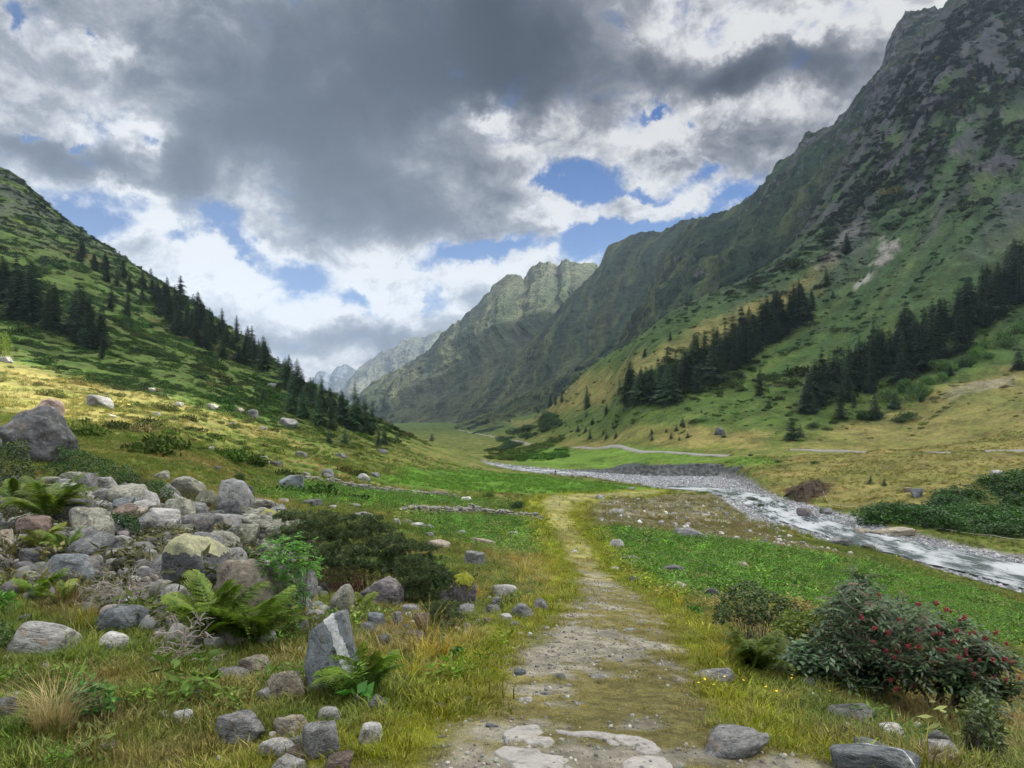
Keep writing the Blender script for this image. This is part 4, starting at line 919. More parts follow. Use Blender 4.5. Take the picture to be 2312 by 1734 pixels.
# more blocks filling the pile, all alike
r_ = np.random.default_rng(5)
GF = 'filler blocks of the rock pile'
placed = []
for i in range(900):
    if len(placed) >= 84: break
    t_ = r_.uniform(0, 1); cx = t_*640; top = 1045+max(0, t_-.35)*120; cyy = r_.uniform(top, 1265+t_*60); w_ = r_.uniform(30, 84)*(0.75+.5*(cyy-1040)/200)
    if any(abs(cx-a)+abs(cyy-b_)*1.6 < 30 for a, b_ in placed): continue
    placed.append((cx, cyy)); h_ = w_*r_.uniform(.45, .85)
    rock('d', cx-w_/2, cyy-h_, cx+w_/2, cyy, r_.choice(list('ggklkpbkmg')), 'broken block filling a gap of the rock pile', GF, fwd=.05, rx=r_.normal()*.45)
GX_ = 'little stones on the lower left bank'
for i in range(26):
    cx = r_.uniform(10, 880); cyy = r_.uniform(1330, 1640); w_ = r_.uniform(9, 26); h_ = w_*r_.uniform(.35, .7)
    rock('d', cx-w_/2, cyy-h_, cx+w_/2, cyy, r_.choice(list('gpwtbr')), 'little stone half sunk in the turf of the lower left bank', GX_, sink=.35)

# details that belong to single rocks
def find(lbl): return [o for o in COL.objects if o.get('label') == lbl][0]
def patch_mat(name, c1, c2, sc=8, rough=.95, bumpd=.03):
    m_, t, b = mat(name); o = t.obj(); n = t.noise(o, sc, 6, .65)
    setb(t, b, t.mix(t.ss(n, .35, .65), c1, c2), rough, t.bump(t.noise(o, sc*4, 5, .6), .9, bumpd)); return m_
M_MOSS = patch_mat("yellow_moss", (.30,.30,.03), (.16,.19,.02), 12)
M_QUARTZ = patch_mat("white_quartz", (.62,.62,.62), (.34,.35,.37), 5)
M_LICH = patch_mat("yellow_lichen", (.36,.36,.20), (.19,.19,.15), 9)
def skin_patch(obj, name, material, sel, off=.012, seed=1, thr=.0, lam=5):
    """A thin layer over the faces of a rock chosen by sel(co, normal): moss, lichen or a vein, following its surface."""
    me = obj.data; n = len(me.vertices); co = np.empty(n*3); me.vertices.foreach_get('co', co); co = co.reshape(-1, 3)
    no = np.empty(n*3); me.vertices.foreach_get('normal', no); no = no.reshape(-1, 3)
    ff = np.empty(len(me.polygons)*3, dtype=np.int32); me.loops.foreach_get('vertex_index', ff); ff = ff.reshape(-1, 3)
    m = sel(co, no)+.35*fbm(co[:, 0]*lam, co[:, 1]*lam, co[:, 2]*lam, 4, seed)
    keep = (m[ff] > thr).all(1)
    if keep.sum() < 4: print('patch empty', name); return
    used = np.unique(ff[keep]); mp = np.full(n, -1); mp[used] = np.arange(len(used))
    V = co[used]+no[used]*(off*np.clip((m[used]-thr)*6, .12, 1)*(1+.5*pn(co[used, 0]*20, co[used, 1]*20, co[used, 2]*20, 3)))[:, None]
    link(name, mesh_np(name, V, mp[ff[keep]], [material], True), obj)
o = find('big leaning blue-grey slab crossed by a white quartz vein')
skin_patch(o, 'quartz_vein', M_QUARTZ, lambda c, n: .55-np.abs((c[:, 0]-.12)*1.1+(c[:, 2]-.66)*.75)*5+.1-(c[:, 2] < .25)*.4, .004, 3, .05, 9)
o = find('dark pitted rock carrying a cushion of yellow moss')
skin_patch(o, 'moss_cushion', M_MOSS, lambda c, n: n[:, 2]*.8+.2-np.abs(c[:, 0]+.05)*1.6+(c[:, 2]-.85), .05, 4, .05)
o = find('big central boulder, yellow-lichened crown above a dark undercut face')
skin_patch(o, 'lichen_crown', M_LICH, lambda c, n: (c[:, 2]-.70)*3.0, .006, 5, .05, 4)
o = find('broad layered outcrop covered in lichen beside the juniper')
skin_patch(o, 'moss_cushion', M_MOSS, lambda c, n: n[:, 2]*.5-.35-np.abs(c[:, 0]-.1)*.8, .02, 6, .05, 6)
o = find('largest boulder at the bottom right, grey with white scars')
skin_patch(o, 'white_scar', M_QUARTZ, lambda c, n: .22-np.abs((c[:, 0]+.12)+(c[:, 1])*.6+.1)*5, .003, 8, .05, 9)

# ================================================================== ground cover (uncountable): scattered on the ground
def scatter(name, protos, P, rotz, scale, colr, tilt=None, label=None):
    """One object of ground cover: small plants set on points of the ground."""
    n = len(P)
    me = bpy.data.meshes.new(name+"_points"); me.vertices.add(n); me.vertices.foreach_set('co', np.asarray(P, np.float32).ravel())
    rot = np.zeros((n, 3), np.float32); rot[:, 2] = rotz
    if tilt is not None: rot[:, :2] = tilt
    for an, tp, av in (('rot', 'FLOAT_VECTOR', rot), ('gcol', 'FLOAT_VECTOR', colr), ('sc', 'FLOAT', scale)):
        at = me.attributes.new(an, tp, 'POINT'); av = np.asarray(av, np.float32)
        at.data.foreach_set('vector' if av.ndim == 2 else 'value', av.ravel())
    c = bpy.data.collections.new(name+"_kinds")
    for i, pm in enumerate(protos): c.objects.link(bpy.data.objects.new("%s_%d" % (name, i), pm))
    g = bpy.data.node_groups.new(name, 'GeometryNodeTree')
    g.interface.new_socket("Geometry", in_out='INPUT', socket_type='NodeSocketGeometry'); g.interface.new_socket("Geometry", in_out='OUTPUT', socket_type='NodeSocketGeometry')
    gi = g.nodes.new('NodeGroupInput'); go = g.nodes.new('NodeGroupOutput')
    ci = g.nodes.new('GeometryNodeCollectionInfo'); ci.inputs['Collection'].default_value = c
    ci.inputs['Separate Children'].default_value = True; ci.inputs['Reset Children'].default_value = True
    ip = g.nodes.new('GeometryNodeInstanceOnPoints'); ip.inputs['Pick Instance'].default_value = True
    def na(an, tp):
        q = g.nodes.new('GeometryNodeInputNamedAttribute'); q.data_type = tp; q.inputs['Name'].default_value = an; return q.outputs['Attribute']
    er = g.nodes.new('FunctionNodeEulerToRotation'); g.links.new(na('rot', 'FLOAT_VECTOR'), er.inputs[0]); g.links.new(er.outputs[0], ip.inputs['Rotation'])
    g.links.new(na('sc', 'FLOAT'), ip.inputs['Scale'])
    rv = g.nodes.new('FunctionNodeRandomValue'); rv.data_type = 'INT'
    [s_ for s_ in rv.inputs if s_.name == 'Max' and s_.type == 'INT'][0].default_value = len(protos)-1
    g.links.new([s_ for s_ in rv.outputs if s_.type == 'INT'][0], ip.inputs['Instance Index'])
    g.links.new(gi.outputs[0], ip.inputs['Points']); g.links.new(ci.outputs[0], ip.inputs['Instance']); g.links.new(ip.outputs[0], go.inputs[0])
    o = link(name, me); md = o.modifiers.new("scatter", 'NODES'); md.node_group = g
    tag(o, label, None, None, 'stuff'); return o
def cover_mat(name, tint=(1,1,1), var=.45, trans=.25, tipw=.5, gloss=.6):
    m_, t, b = mat(name)
    r_ = t.n.new('ShaderNodeNewGeometry').outputs['Random Per Island']
    c = t.mix(1.0, t.attr('gcol', 'Color', 'INSTANCER'), tint, 'MULTIPLY')
    c = t.mix(1.0, c, t.vm('SCALE', (1, 1, 1), t.lin(r_, 0, 1, 1-var, 1+var)), 'MULTIPLY')
    setb(t, b, c, gloss, None, .2)
    tr = t.n.new('ShaderNodeBsdfTranslucent'); t.put(tr.inputs[0], t.mix(1.0, c, (1.2,1.3,.7), 'MULTIPLY'))
    mx = t.n.new('ShaderNodeMixShader'); mx.inputs[0].default_value = trans
    t.l.new(b.outputs[0], mx.inputs[1]); t.l.new(tr.outputs[0], mx.inputs[2]); t.l.new(mx.outputs[0], t.n['Material Output'].inputs[0])
    return m_
M_GRASS = cover_mat("grass_blades", (1.25,1.25,1.15)); M_HERB = cover_mat("herb_leaves", (1.15,1.15,1.1), .4, .2); M_HEATH = cover_mat("heath_shrubs", (1,1,1), .4, .12, gloss=.8)
def tuft(seed, n, h, sp, lean, w, curl=.6):
    r = np.random.default_rng(seed); q = QB()
    for i in range(n):
        a = r.uniform(0, 6.3); b0 = sp*math.sqrt(r.uniform()); hh = h*r.uniform(.45, 1.1); ln = lean*r.uniform(.2, 1.2)*hh; a2 = a+r.normal()*.7
        P0 = np.array([math.cos(a)*b0, math.sin(a)*b0, -.01]); d = np.array([math.cos(a2), math.sin(a2), 0]); s = np.array([-d[1], d[0], 0])*w*r.uniform(.6, 1.3)
        P1 = P0+d*ln*.35+[0, 0, hh*.6]; P2 = P0+d*ln*(1+curl*.3)+[0, 0, hh*(1-.25*curl*r.uniform())]
        q.add([P0-s, P0+s, P1+s*.8, P1-s*.8], [[0, 1, 2, 3]]); q.add([P1-s*.8, P1+s*.8, P2+s*.12, P2-s*.12], [[0, 1, 2, 3]])
    return q
G_SHORT = [tuft(300+i, 40, .062, .10, .9, .0026).mesh("t", [M_GRASS]) for i in range(4)]
G_MED = [tuft(310+i, 38, .15, .10, .65, .0032).mesh("t", [M_GRASS]) for i in range(4)]
G_LONG = [tuft(320+i, 44, .27, .07, .75, .0026, 1.0).mesh("t", [M_GRASS]) for i in range(3)]
def herb(seed, n, h, leaf, w=.55, up=.5):
    r = np.random.default_rng(seed); q = QB(); a = r.uniform(0, 6.3, n); d = .13*np.sqrt(r.uniform(size=n)); z = h*r.uniform(.15, 1, n)
    P = np.stack([np.cos(a)*d, np.sin(a)*d, z], 1); a2 = a+r.normal(size=n)*.8
    A = np.stack([np.cos(a2), np.sin(a2), up*r.normal(size=n)], 1)*(leaf*r.uniform(.6, 1.3, n))[:, None]
    q.leaf(P, A, perp(A, r)*[1, 1, .35]*(leaf*w*.5)); return q
G_HERB = [herb(330+i, 46, .22, .075).mesh("h", [M_HERB]) for i in range(4)]
for m_ in MATSH: m_.materials.append(M_HEATH)
def sample_fan(n, d0, d1, px0, px1, seed):
    """Random ground points, evenly over the plan between two distances."""
    r = np.random.default_rng(seed); y = np.sqrt(r.uniform(d0*d0, d1*d1, n)); px = r.uniform(px0, px1, n); return (px-CX)/F*y, y, r
def zmask(x, y, polys, m=40):
    f = np.full(x.shape, -99.)
    for p_ in polys:
        a = np.array(p_); k = (x > a[:, 0].min()-m) & (x < a[:, 0].max()+m) & (y > a[:, 1].min()-m) & (y < a[:, 1].max()+m)
        if k.any(): f[k] = np.maximum(f[k], sdist(x[k], y[k], p_))
    return f
ROCKS_XY = np.array([[o.location.x, o.location.y, max(o.scale.x, o.scale.y)*.42] for o in COL.objects if o.get('category') in ('rock', 'boulder') and o.location.y < 40])
def lay(name, protos, n, d0, d1, seed, size, px0=-120, px1=1150, density=None, jit=.3, tint=(1,1,1), var=.25, lush=.1, label=None, tl=.15, zoff=0):
    x, y, r = sample_fan(n, d0, d1, px0, px1, seed); D = y
    pth = zmask(x, y, [PATH], 4); wj = np.interp(D, [3, 30, 100], [.30, .8, 2.0]); e = pth+wj*.8*(fbm(x/.55, y/.55, 0, 3, 41)+.6*fbm(x/3.2, y/3.2, 0, 3, 43))
    pile = sst(zmask(x, y, [PILE], 4), -.5, .3) if d0 < 25 else 0
    bed = zmask(x, y, [BED]); dens, scl = density(x, y, r, e, bed) 
    keep = (r.uniform(size=len(x)) < dens*(1-.88*pile)) & (bed < -.5)
    x, y, scl = x[keep], y[keep], scl[keep]
    z = H(x, y); c = ground_color(x, y, z)*np.array(tint)*np.exp(r.normal(size=(len(x), 1))*var)
    c = c*np.exp(r.normal(size=(len(x), 3))*.06)
    dry = r.uniform(size=len(x)) < (.10 if d0 < 60 else .015); c[dry] = c[dry]*.4+np.array([.20,.165,.075])*.6
    scl = scl*size*np.exp(r.normal(size=len(x))*jit)
    print(name, len(x))
    return scatter(name, protos, np.stack([x, y, z+zoff], 1), r.uniform(0, 6.3, len(x)), scl, c, r.normal(size=(len(x), 2))*tl, label)
def lushd(x, y): return sst(zmask(x, y, LUSH)+2.2*fbm(x/5, y/5, 0, 3, 97), -2.0, 1.6)*(.45+.55*sst(fbm(x/9, y/9, 0, 3, 98), -.25, .15))
def drym(x, y): return sst(zmask(x, y, DRY_AND_LIT), -1.5, 1.5)
def patchy(x, y): return fbm(x/1.3, y/1.3, 0, 3, 91)
def d_near(x, y, r, e, bed):
    on = sst(e, -.25, .25); tw = patchy(x, y); gravel = sst(fbm(x/3.2, y/3.2, 0, 3, 43)*.9+.75*fbm(x/.55, y/.55, 0, 3, 41)+.10, .02, .22)
    return (1-on*.35)*(1-on*gravel*.9)*(.75+.5*tw), (1-.66*on)*(1+.6*tw)
lay('short_grass', G_SHORT, 50000, 1.8, 11, 1, 1.0, px0=-600, px1=1650, density=d_near, label='short mixed green and straw grass of the near bank and track')
lay('short_grass', G_SHORT, 50000, 11, 30, 2, 1.35, px0=-200, px1=1300, density=d_near, label='short grass between track, rock pile and bushes')
lay('meadow_grass', G_MED, 60000, 28, 90, 3, 1.3, density=lambda x, y, r, e, b: ((1-sst(e, -1, .3)*.8)*(1-lushd(x, y)*.6), 1+.4*patchy(x/4, y/4)), var=.2, label='meadow grass of the valley floor')
def d_tall(x, y, r, e, bed):
    return sst(patchy(x*.8+9, y*.8), .02, .22)*(1-sst(e, -.7, -.1))*(.55+.45*drym(x, y)), 1+0*x
lay('far_grass', G_MED, 42000, 85, 260, 17, 3.2, density=lambda x, y, r, e, b: ((1-sst(e, -2, .3)*.9)*(H(x, y, False) < 12)*sst(fbm(x/9, y/9, 0, 3, 94), -.3, .1), 1+0*x), var=.28, label='rough grass of the far meadows')
lay('tall_grass', G_MED, 6000, 2.8, 16, 4, 1.0, density=d_tall, label='taller grass clumps on the near banks')
lay('dry_grass', G_LONG, 5200, 3.0, 18, 5, .85, density=lambda x, y, r, e, b: (sst(patchy(x*.6+31, y*.6), .10, .28)*(1-sst(e, -.8, -.2))*(1-lushd(x, y)), 1+0*x), tint=(1.9,1.45,1.3), label='straw-coloured dry grass tussocks of the near banks')
lay('dry_grass', G_LONG, 16000, 16, 75, 6, 1.1, density=lambda x, y, r, e, b: (np.maximum(drym(x, y), .12*sst(patchy(x/3+31, y/3), .0, .2))*(1-sst(e, -1, -.2))*(1-lushd(x, y)), 1+0*x), tint=(1.5,1.25,1.1), label='straw-coloured dry grass beyond the rock pile')
lay('nettle_leaves', G_HERB, 42000, 10, 45, 7, .85, density=lambda x, y, r, e, b: (lushd(x, y)*(1-sst(e, -.9, -.2)), 1+.5*patchy(x/2, y/2)), tint=(1.15,1.2,1.1), var=.3, label='nettle and dock leaves filling the bright green patches')
lay('nettle_leaves', G_HERB, 80000, 45, 130, 8, 1.35, density=lambda x, y, r, e, b: (lushd(x, y)*(1-sst(e, -1.2, -.2)), 1+.4*patchy(x/4, y/4)), tint=(1.15,1.2,1.1), var=.3, label='far nettle and dock leaves of the bright green patches')
lay('broadleaf_herbs', G_HERB, 5200, 3, 22, 9, .62, density=lambda x, y, r, e, b: (sst(patchy(x*1.1+60, y*1.1), .10, .25)*(1-sst(e, -.5, .0)), 1+0*x), tint=(.75,1.15,.8), label='small broad-leaved herbs among the near grass')
# heath on the slopes
def d_heath(x, y, r, e, bed):
    z = H(x, y, False); px = CX+F*x/y; al, ac = .73*x+.69*y, .69*x-.73*y; hs = np.where(px < 500, fbm(x/17.+5, y/11., z/9., 4, 51), fbm(al/95., (ac+14*fbm(x/60., y/60., 0, 4, 47))/8., 0, 4, 52)); h2 = fbm(x/7., y/4., z/3., 3, 53)
    sl = sst(z, -7.5, 4)*sst(y, 60, 140); left = px < 500
    rockyz = sst(zmask(x, y, [ROCKY], 300), -40, 40)
    return sl*np.maximum(.05, sst(hs+.35*h2, -.02, .2))*np.where(left, 1, .75)*(1-.7*sst(px, 520, 545)*(1-sst(px, 650, 690)))*(1-.75*sst(zmask(x, y, [DRY_AND_LIT[-1]], 4), -8, 4))*(1-.35*drym(x, y)*(z < 30))*(1-rockyz*.5), .6+1.1*r.uniform(size=len(x))**2
lay('heath_shrubs', MATSH, 40000, 70, 330, 10, 1.5, px0=-150, px1=520, density=d_heath, tint=(.8,.95,.75), var=.35, lush=0, label='dark juniper and alpine rose heath on the left hillside', tl=.1, zoff=-.1)
lay('heath_shrubs', MATSH, 42000, 230, 620, 11, 2.3, px0=-100, px1=480, density=d_heath, tint=(.8,.95,.75), var=.4, label='shrub cover of the upper left hillside', tl=.1, zoff=-.2)
lay('heath_shrubs', MATSH, 34000, 250, 760, 12, 2.1, px0=480, px1=1150, density=d_heath, tint=(.85,1.0,.9), var=.4, label='shrub cover of the right hillside', tl=.1, zoff=-.2)
lay('heath_shrubs', MATSH, 2600, 250, 480, 13, 2.5, px0=488, px1=566, density=lambda x, y, r, e, b: (sst(fbm(x/22, y/40, 0, 3, 57), -.2, .1)*(sst(y, 330, 380)*(1-sst(y, 560, 700))), .8+.8*r.uniform(size=len(x))), tint=(.62,.85,.60), var=.4, label='dark green brush where the valley narrows', tl=.1)
def d_cliff(x, y, r, e, bed): return sst(zmask(x, y, [ROCKY], 300), -60, 60)*sst(fbm((.73*x+.69*y)/90., (.69*x-.73*y)/22., H(x, y, False)/60., 4, 63), -.12, .12), .5+1.3*r.uniform(size=len(x))**2
lay('cliff_scrub', MATSH, 42000, 380, 1250, 15, 5.0, px0=640, px1=1150, density=d_cliff, tint=(.55,.62,.62), var=.4, label='dark scrub clinging to the cliffs of the right mountainside', tl=.1)
lay('pile_plants', G_HERB, 2600, 6, 22, 16, .9, px0=-40, px1=330, density=lambda x, y, r, e, b: (8*sst(zmask(x, y, [PILE], 4), -.3, .3)*sst(patchy(x*1.3+7, y*1.3), .0, .15), 1+0*x), tint=(.9,1.0,.8), label='small plants in the gaps of the rock pile')
lay('low_juniper', MATSH, 900, 45, 190, 14, 2.2, px0=-100, px1=400, density=lambda x, y, r, e, b: (sst(fbm(x/9+3, y/9, 0, 3, 58), .15, .3), .6+r.uniform(size=len(x))), tint=(.40,.52,.40), var=.25, label='low dark juniper mats dotted over the left meadow', tl=.1)
# loose gravel on the track, pebbles of the river bars
M_PEB, t, b = mat("pebbles"); c_ = t.attr('gcol', 'Color', 'INSTANCER'); setb(t, b, t.mix(1.0, c_, t.vm('SCALE', (1,1,1), t.lin(t.noise(t.obj(), 3, 4, .6), .3, .7, .7, 1.3)), 'MULTIPLY'), .85)
PEB = []
for i in range(5):
    m_ = rockmesh(400+i, 3, 8, .05, .12, [M_PEB], "pebble"); PEB.append(m_)
def pebbles(name, x, y, size, r, base, label, flat=.6):
    z = H(x, y); n = len(x); c = np.array(base)*np.exp(r.normal(size=(n, 1))*.33)*np.exp(r.normal(size=(n, 3))*.05)
    print(name, n)
    return scatter(name, PEB, np.stack([x, y, z-size*.25], 1), r.uniform(0, 6.3, n), size, c, r.normal(size=(n, 2))*.35, label)
x, y, r = sample_fan(46000, 2.6, 20, 430, 860, 21); e = zmask(x, y, [PATH], 4); g_ = fbm(x/3.2, y/3.2, 0, 3, 43)*.9+.75*fbm(x/.55, y/.55, 0, 3, 41)+.10
k = (e > -.25) & (r.uniform(size=len(x)) < np.clip(sst(g_, -.1, .2)*.9+.06, 0, 1)); x, y = x[k], y[k]
pebbles('gravel', x, y, .006+.024*r.uniform(size=len(x))**4, r, (.19,.18,.16), 'loose grey gravel on the track')
x, y, r = sample_fan(5000, 3, 26, -40, 1060, 22); k = zmask(x, y, [PATH], 4) < 0; x, y = x[k], y[k]; k = patchy(x*.7, y*.7+50) > .02; x, y = x[k], y[k]
pebbles('gravel', x, y, .015+.05*r.uniform(size=len(x))**4, r, (.30,.29,.265), 'small pebbles lying in the turf')
xs_, ys_, r = sample_fan(40000, 6, 26, -60, 420, 26); k = zmask(xs_, ys_, [PILE], 4) > -.3; xs_, ys_ = xs_[k][:2600], ys_[k][:2600]
pebbles('rubble', xs_, ys_, .07+.20*r.uniform(size=len(xs_))**2.5, r, (.15,.148,.14), 'broken rubble between the blocks of the rock pile')
x, y, r = sample_fan(60000, 60, 180, 640, 1120, 23); k = (zmask(x, y, [BED]) > -.6) & ((zmask(x, y, [CHAN]) < -.2) | (r.uniform(size=len(x)) < .03)); x, y = x[k], y[k]
pebbles('river_pebbles', x, y, .12+.34*r.uniform(size=len(x))**4, r, (.27,.275,.28), 'grey pebbles of the near stream bars')
x, y, r = sample_fan(70000, 150, 330, 480, 860, 24); k = (zmask(x, y, [BED]) > -.8) & ((zmask(x, y, [CHAN]) < -.2) | (r.uniform(size=len(x)) < .03)); x, y = x[k], y[k]
pebbles('river_pebbles', x, y, .22+.35*r.uniform(size=len(x))**4, r, (.27,.275,.285), 'grey pebbles of the wide gravel bar upstream')
x, y, r = sample_fan(7000, 55, 150, 600, 900, 25); k = (zmask(x, y, [STONY]) > -2) & (fbm(x/5, y/5, 0, 3, 92) > .05); x, y = x[k], y[k]
pebbles('river_pebbles', x, y, .12+.4*r.uniform(size=len(x))**5, r, (.27,.26,.24), 'pale stones strewn over the brown flat beside the stream')

# ================================================================== trees, each one a thing
def plant_tree(kind, px, py, hpx, name, label, cat, group=None, lean=0, wide=1.0, dmin=40, tint=None, parts=('crown', 'trunk')):
    g = hit(px*K, py*K, dmin); h = hpx*K/F*g[1]*1.04; r = np.random.default_rng(int(px*7+py*13+hpx)); s = h*wide*r.uniform(.88, 1.12)
    root = bpy.data.objects.new(name, None); COL.objects.link(root); root.location = (g[0], g[1], g[2]-.02*h); root.rotation_euler = (r.normal()*.02, lean+r.normal()*.02, r.uniform(0, 6.3)); root.scale = (s, s, h)
    root.empty_display_size = .1; tag(root, label, cat, group)
    v = r.uniform(.7, 1.45); tc = tint or (1, 1, 1)
    for n_, m_ in zip(parts, kind[r.integers(len(kind))]):
        o = link(n_, m_, root); o.color = (tc[0]*v, tc[1]*v, tc[2]*v*r.uniform(.9, 1.15), 1)
    return root
tr_ = np.random.default_rng(77)
def forest(n, base, top, h0, h1, label, group, kind=SPRUCE, seed=1, mind=6.5, tint=None, dmin=120, wide=1.32):
    """Trees with their feet between a lower and an upper line on the slope."""
    r = np.random.default_rng(seed); bx, by = np.array(base).T; tx, ty = np.array(top).T; out = []
    lo, hi = max(bx.min(), tx.min()), min(bx.max(), tx.max()); tries = 0
    while len(out) < n and tries < n*30:
        tries += 1; x = r.uniform(lo, hi); f = r.uniform()**.8; yb, yt = np.interp(x, bx, by), np.interp(x, tx, ty); y = yb+(yt-yb)*f
        if any(abs(x-a)+abs(y-b)*1.0 < mind for a, b in out): continue
        out.append((x, y)); plant_tree(kind, x, y, r.uniform(h0, h1), 'spruce_tree', label, 'tree', group, wide=wide, dmin=dmin, tint=tint)
forest(20, [(0,668),(40,695),(100,722),(160,745),(225,775)], [(0,640),(60,665),(130,690),(225,750)], 70, 125, 'dark spruce in the dense stand at the left edge of the hillside', 'left edge spruce stand', seed=1, mind=8)
forest(62, [(335,690),(400,740),(490,785),(560,825),(640,880),(700,925),(790,945)], [(335,640),(400,668),(490,722),(560,780),(640,838),(700,868),(790,925)], 42, 72, 'spruce in the long forest belt running down the left hillside', 'left hillside forest belt', seed=2, mind=8.5)
forest(17, [(150,560),(230,610),(330,672),(420,720)], [(150,530),(230,575),(330,625),(420,662)], 24, 46, 'small dark conifer scattered over the upper left hillside', 'scattered upper left conifers', seed=3, mind=16)
forest(66, [(1352,882),(1400,890),(1470,872),(1530,848),(1600,795),(1680,735),(1745,690)], [(1352,868),(1400,850),(1470,822),(1530,790),(1600,745),(1680,704),(1745,672)], 56, 94, 'dark spruce in the tight stand in the middle of the right slope', 'middle right spruce stand', seed=4, mind=8.5)
forest(86, [(1745,888),(1830,868),(1900,850),(1980,818),(2060,778),(2130,728),(2225,648)], [(1745,862),(1830,815),(1900,775),(1980,735),(2060,690),(2130,640),(2225,560)], 60, 108, 'dark spruce in the large forest at the right edge', 'right edge spruce forest', seed=5, mind=10)
r = np.random.default_rng(19)
for i in range(20):
    x0 = r.uniform(1240, 1780); y0 = np.interp(x0, [1240, 1500, 1780], [905, 900, 880])+r.uniform(-10, 55)-(x0 > 1560)*r.uniform(0, 70)
    plant_tree(YOUNG, x0, y0, r.uniform(9, 22), 'spruce_tree', 'tiny dark spruce dotted over the meadow slope below the right stands', 'tree', 'tiny spruces of the right slope', dmin=150)
S1 = [(767,930,108,LEANSPR,'tallest thin spruce on the skyline gap at the foot of the left hill'),(737,922,84,LEANSPR,'thin spruce just left of the tallest one at the hill foot'),(788,935,84,LEANSPR,'ragged spruce right of the tallest one'),(801,940,82,LEANSPR,'outermost ragged spruce of the hill-foot group'),
 (630,893,88,SPRUCE,'broad dark spruce at the left end of the hill-foot group'),(657,905,72,SPRUCE,'dark spruce second from left in the hill-foot group'),(690,922,74,SPRUCE,'dark spruce in the middle of the hill-foot group'),(716,930,70,SPRUCE,'dark spruce right of the middle of the hill-foot group'),
 (567,868,40,SPRUCE,'small single spruce on the heath left of the hill-foot group'),(745,960,38,YOUNG,'small young spruce below the hill-foot group'),(712,958,34,YOUNG,'young spruce in front of the hill-foot group on the left'),(830,962,48,LEANSPR,'thin brownish spruce right of and below the hill-foot group'),(818,968,44,LEANSPR,'thin spruce beside the brownish one below the hill-foot group'),
 (858,955,20,YOUNG,'tiny spruce on the ridge line right of the group'),(933,952,18,YOUNG,'single small spruce on the low spur before the stream'),
 (188,757,88,SPRUCE,'large lone spruce on the left hillside above the meadow'),(219,775,46,SPRUCE,'smaller spruce right of the large lone one'),(239,668,52,SPRUCE,'spruce standing alone at mid height of the left hill'),(274,684,56,SPRUCE,'dark spruce right of the mid-height one on the left hill'),(92,582,28,PINE,'dark bushy conifer high on the left hill'),
 (258,562,20,PINE,'round stone pine on the left skyline'),(272,568,17,PINE,'smaller round pine beside the one on the left skyline'),(325,604,24,PINE,'single broad pine standing out on the left skyline'),(208,530,9,PINE,'tiny pine high on the left skyline'),(418,655,20,PINE,'flat-crowned pine on the left skyline'),
 (440,684,22,PINE,'pine on the left skyline above the forest belt'),(458,692,22,SPRUCE,'slim spruce on the left skyline above the forest belt'),(487,714,20,PINE,'dense round pine on the left skyline'),(521,738,24,PINE,'dark pine lower on the left skyline'),(535,750,24,PINE,'paired dark pine lower on the left skyline'),(549,757,18,SPRUCE,'spruce at the lower left skyline'),(600,792,22,PINE,'lone pine near the lower end of the left skyline'),
 (1710,950,58,YOUNG,'dark spruce standing alone just above the far road'),(1727,944,30,YOUNG,'small spruce right of the lone one above the far road'),(1640,854,66,SPRUCE,'lone spruce between the two right forests'),(1828,547,46,SPRUCE,'lone spruce high on the right slope below the cliffs'),(1784,618,42,SPRUCE,'lone spruce on the green rib of the right slope'),(1799,643,18,YOUNG,'tiny spruce below the one on the green rib'),
 (1268,882,52,SPRUCE,'dark spruce alone at the foot of the right slope, left of the stand'),(1338,852,36,SPRUCE,'spruce close to the left end of the stand'),(1310,894,24,YOUNG,'small spruce at the slope foot below the stand'),(1384,826,36,LEANSPR,'thin spruce above the left end of the stand'),(1280,917,18,YOUNG,'tiny spruce at the meadow edge on the right'),
 (1213,869,30,SPRUCE,'spruce in the small group far up the valley'),(1200,875,26,SPRUCE,'spruce at the left of the small group up the valley'),(1188,880,30,SPRUCE,'leftmost spruce of the small group up the valley'),(1752,668,46,SPRUCE,'spruce at the upper right end of the stand'),(1722,690,62,SPRUCE,'tall spruce at the top of the stand'),
 (1740,893,74,SPRUCE,'broad spruce at the lower left corner of the right edge forest'),(1758,893,50,SPRUCE,'smaller spruce beside the corner spruce of the right edge forest'),(1815,905,86,SPRUCE,'tall spruce at the lower edge of the right forest'),(1890,905,62,YOUNG,'wide young spruce in front of the right forest'),(1932,882,40,YOUNG,'small dark spruce on the tan meadow right of the wide one'),(1845,880,50,SPRUCE,'spruce behind the wide young one'),
 (1990,868,26,YOUNG,'little spruce on the tan slope'),(2052,812,30,YOUNG,'little spruce under the green saplings'),(1555,935,12,YOUNG,'tiny conifer on the right meadow'),(1447,735,22,SPRUCE,'tiny spruce on the far green rib'),(1392,770,18,YOUNG,'tiny conifer below the far green rib'),(1100,912,14,YOUNG,'tiny spruce at the valley bottom'),(1880,1046,22,YOUNG,'small bushy spruce on the slope above the stream'),(1910,1050,18,YOUNG,'smaller bushy spruce right of the other above the stream'),(2200,798,50,YOUNG,'dark spruce cut by the right edge')]
for px, py, hh, kd, lb in S1: plant_tree(kd, px, py, hh, 'pine_tree' if kd is PINE else 'spruce_tree', lb, 'tree', dmin=60, wide=1.1)
plant_tree([(SHRUB[0][0], trunk_q(.8, .02).mesh("trunk", [M_BARK], True))], 2, 765, 70, 'larch_tree', 'yellowing larch cut by the left edge above the meadow', 'tree', dmin=60, wide=.7, tint=(2.6,1.6,.9))
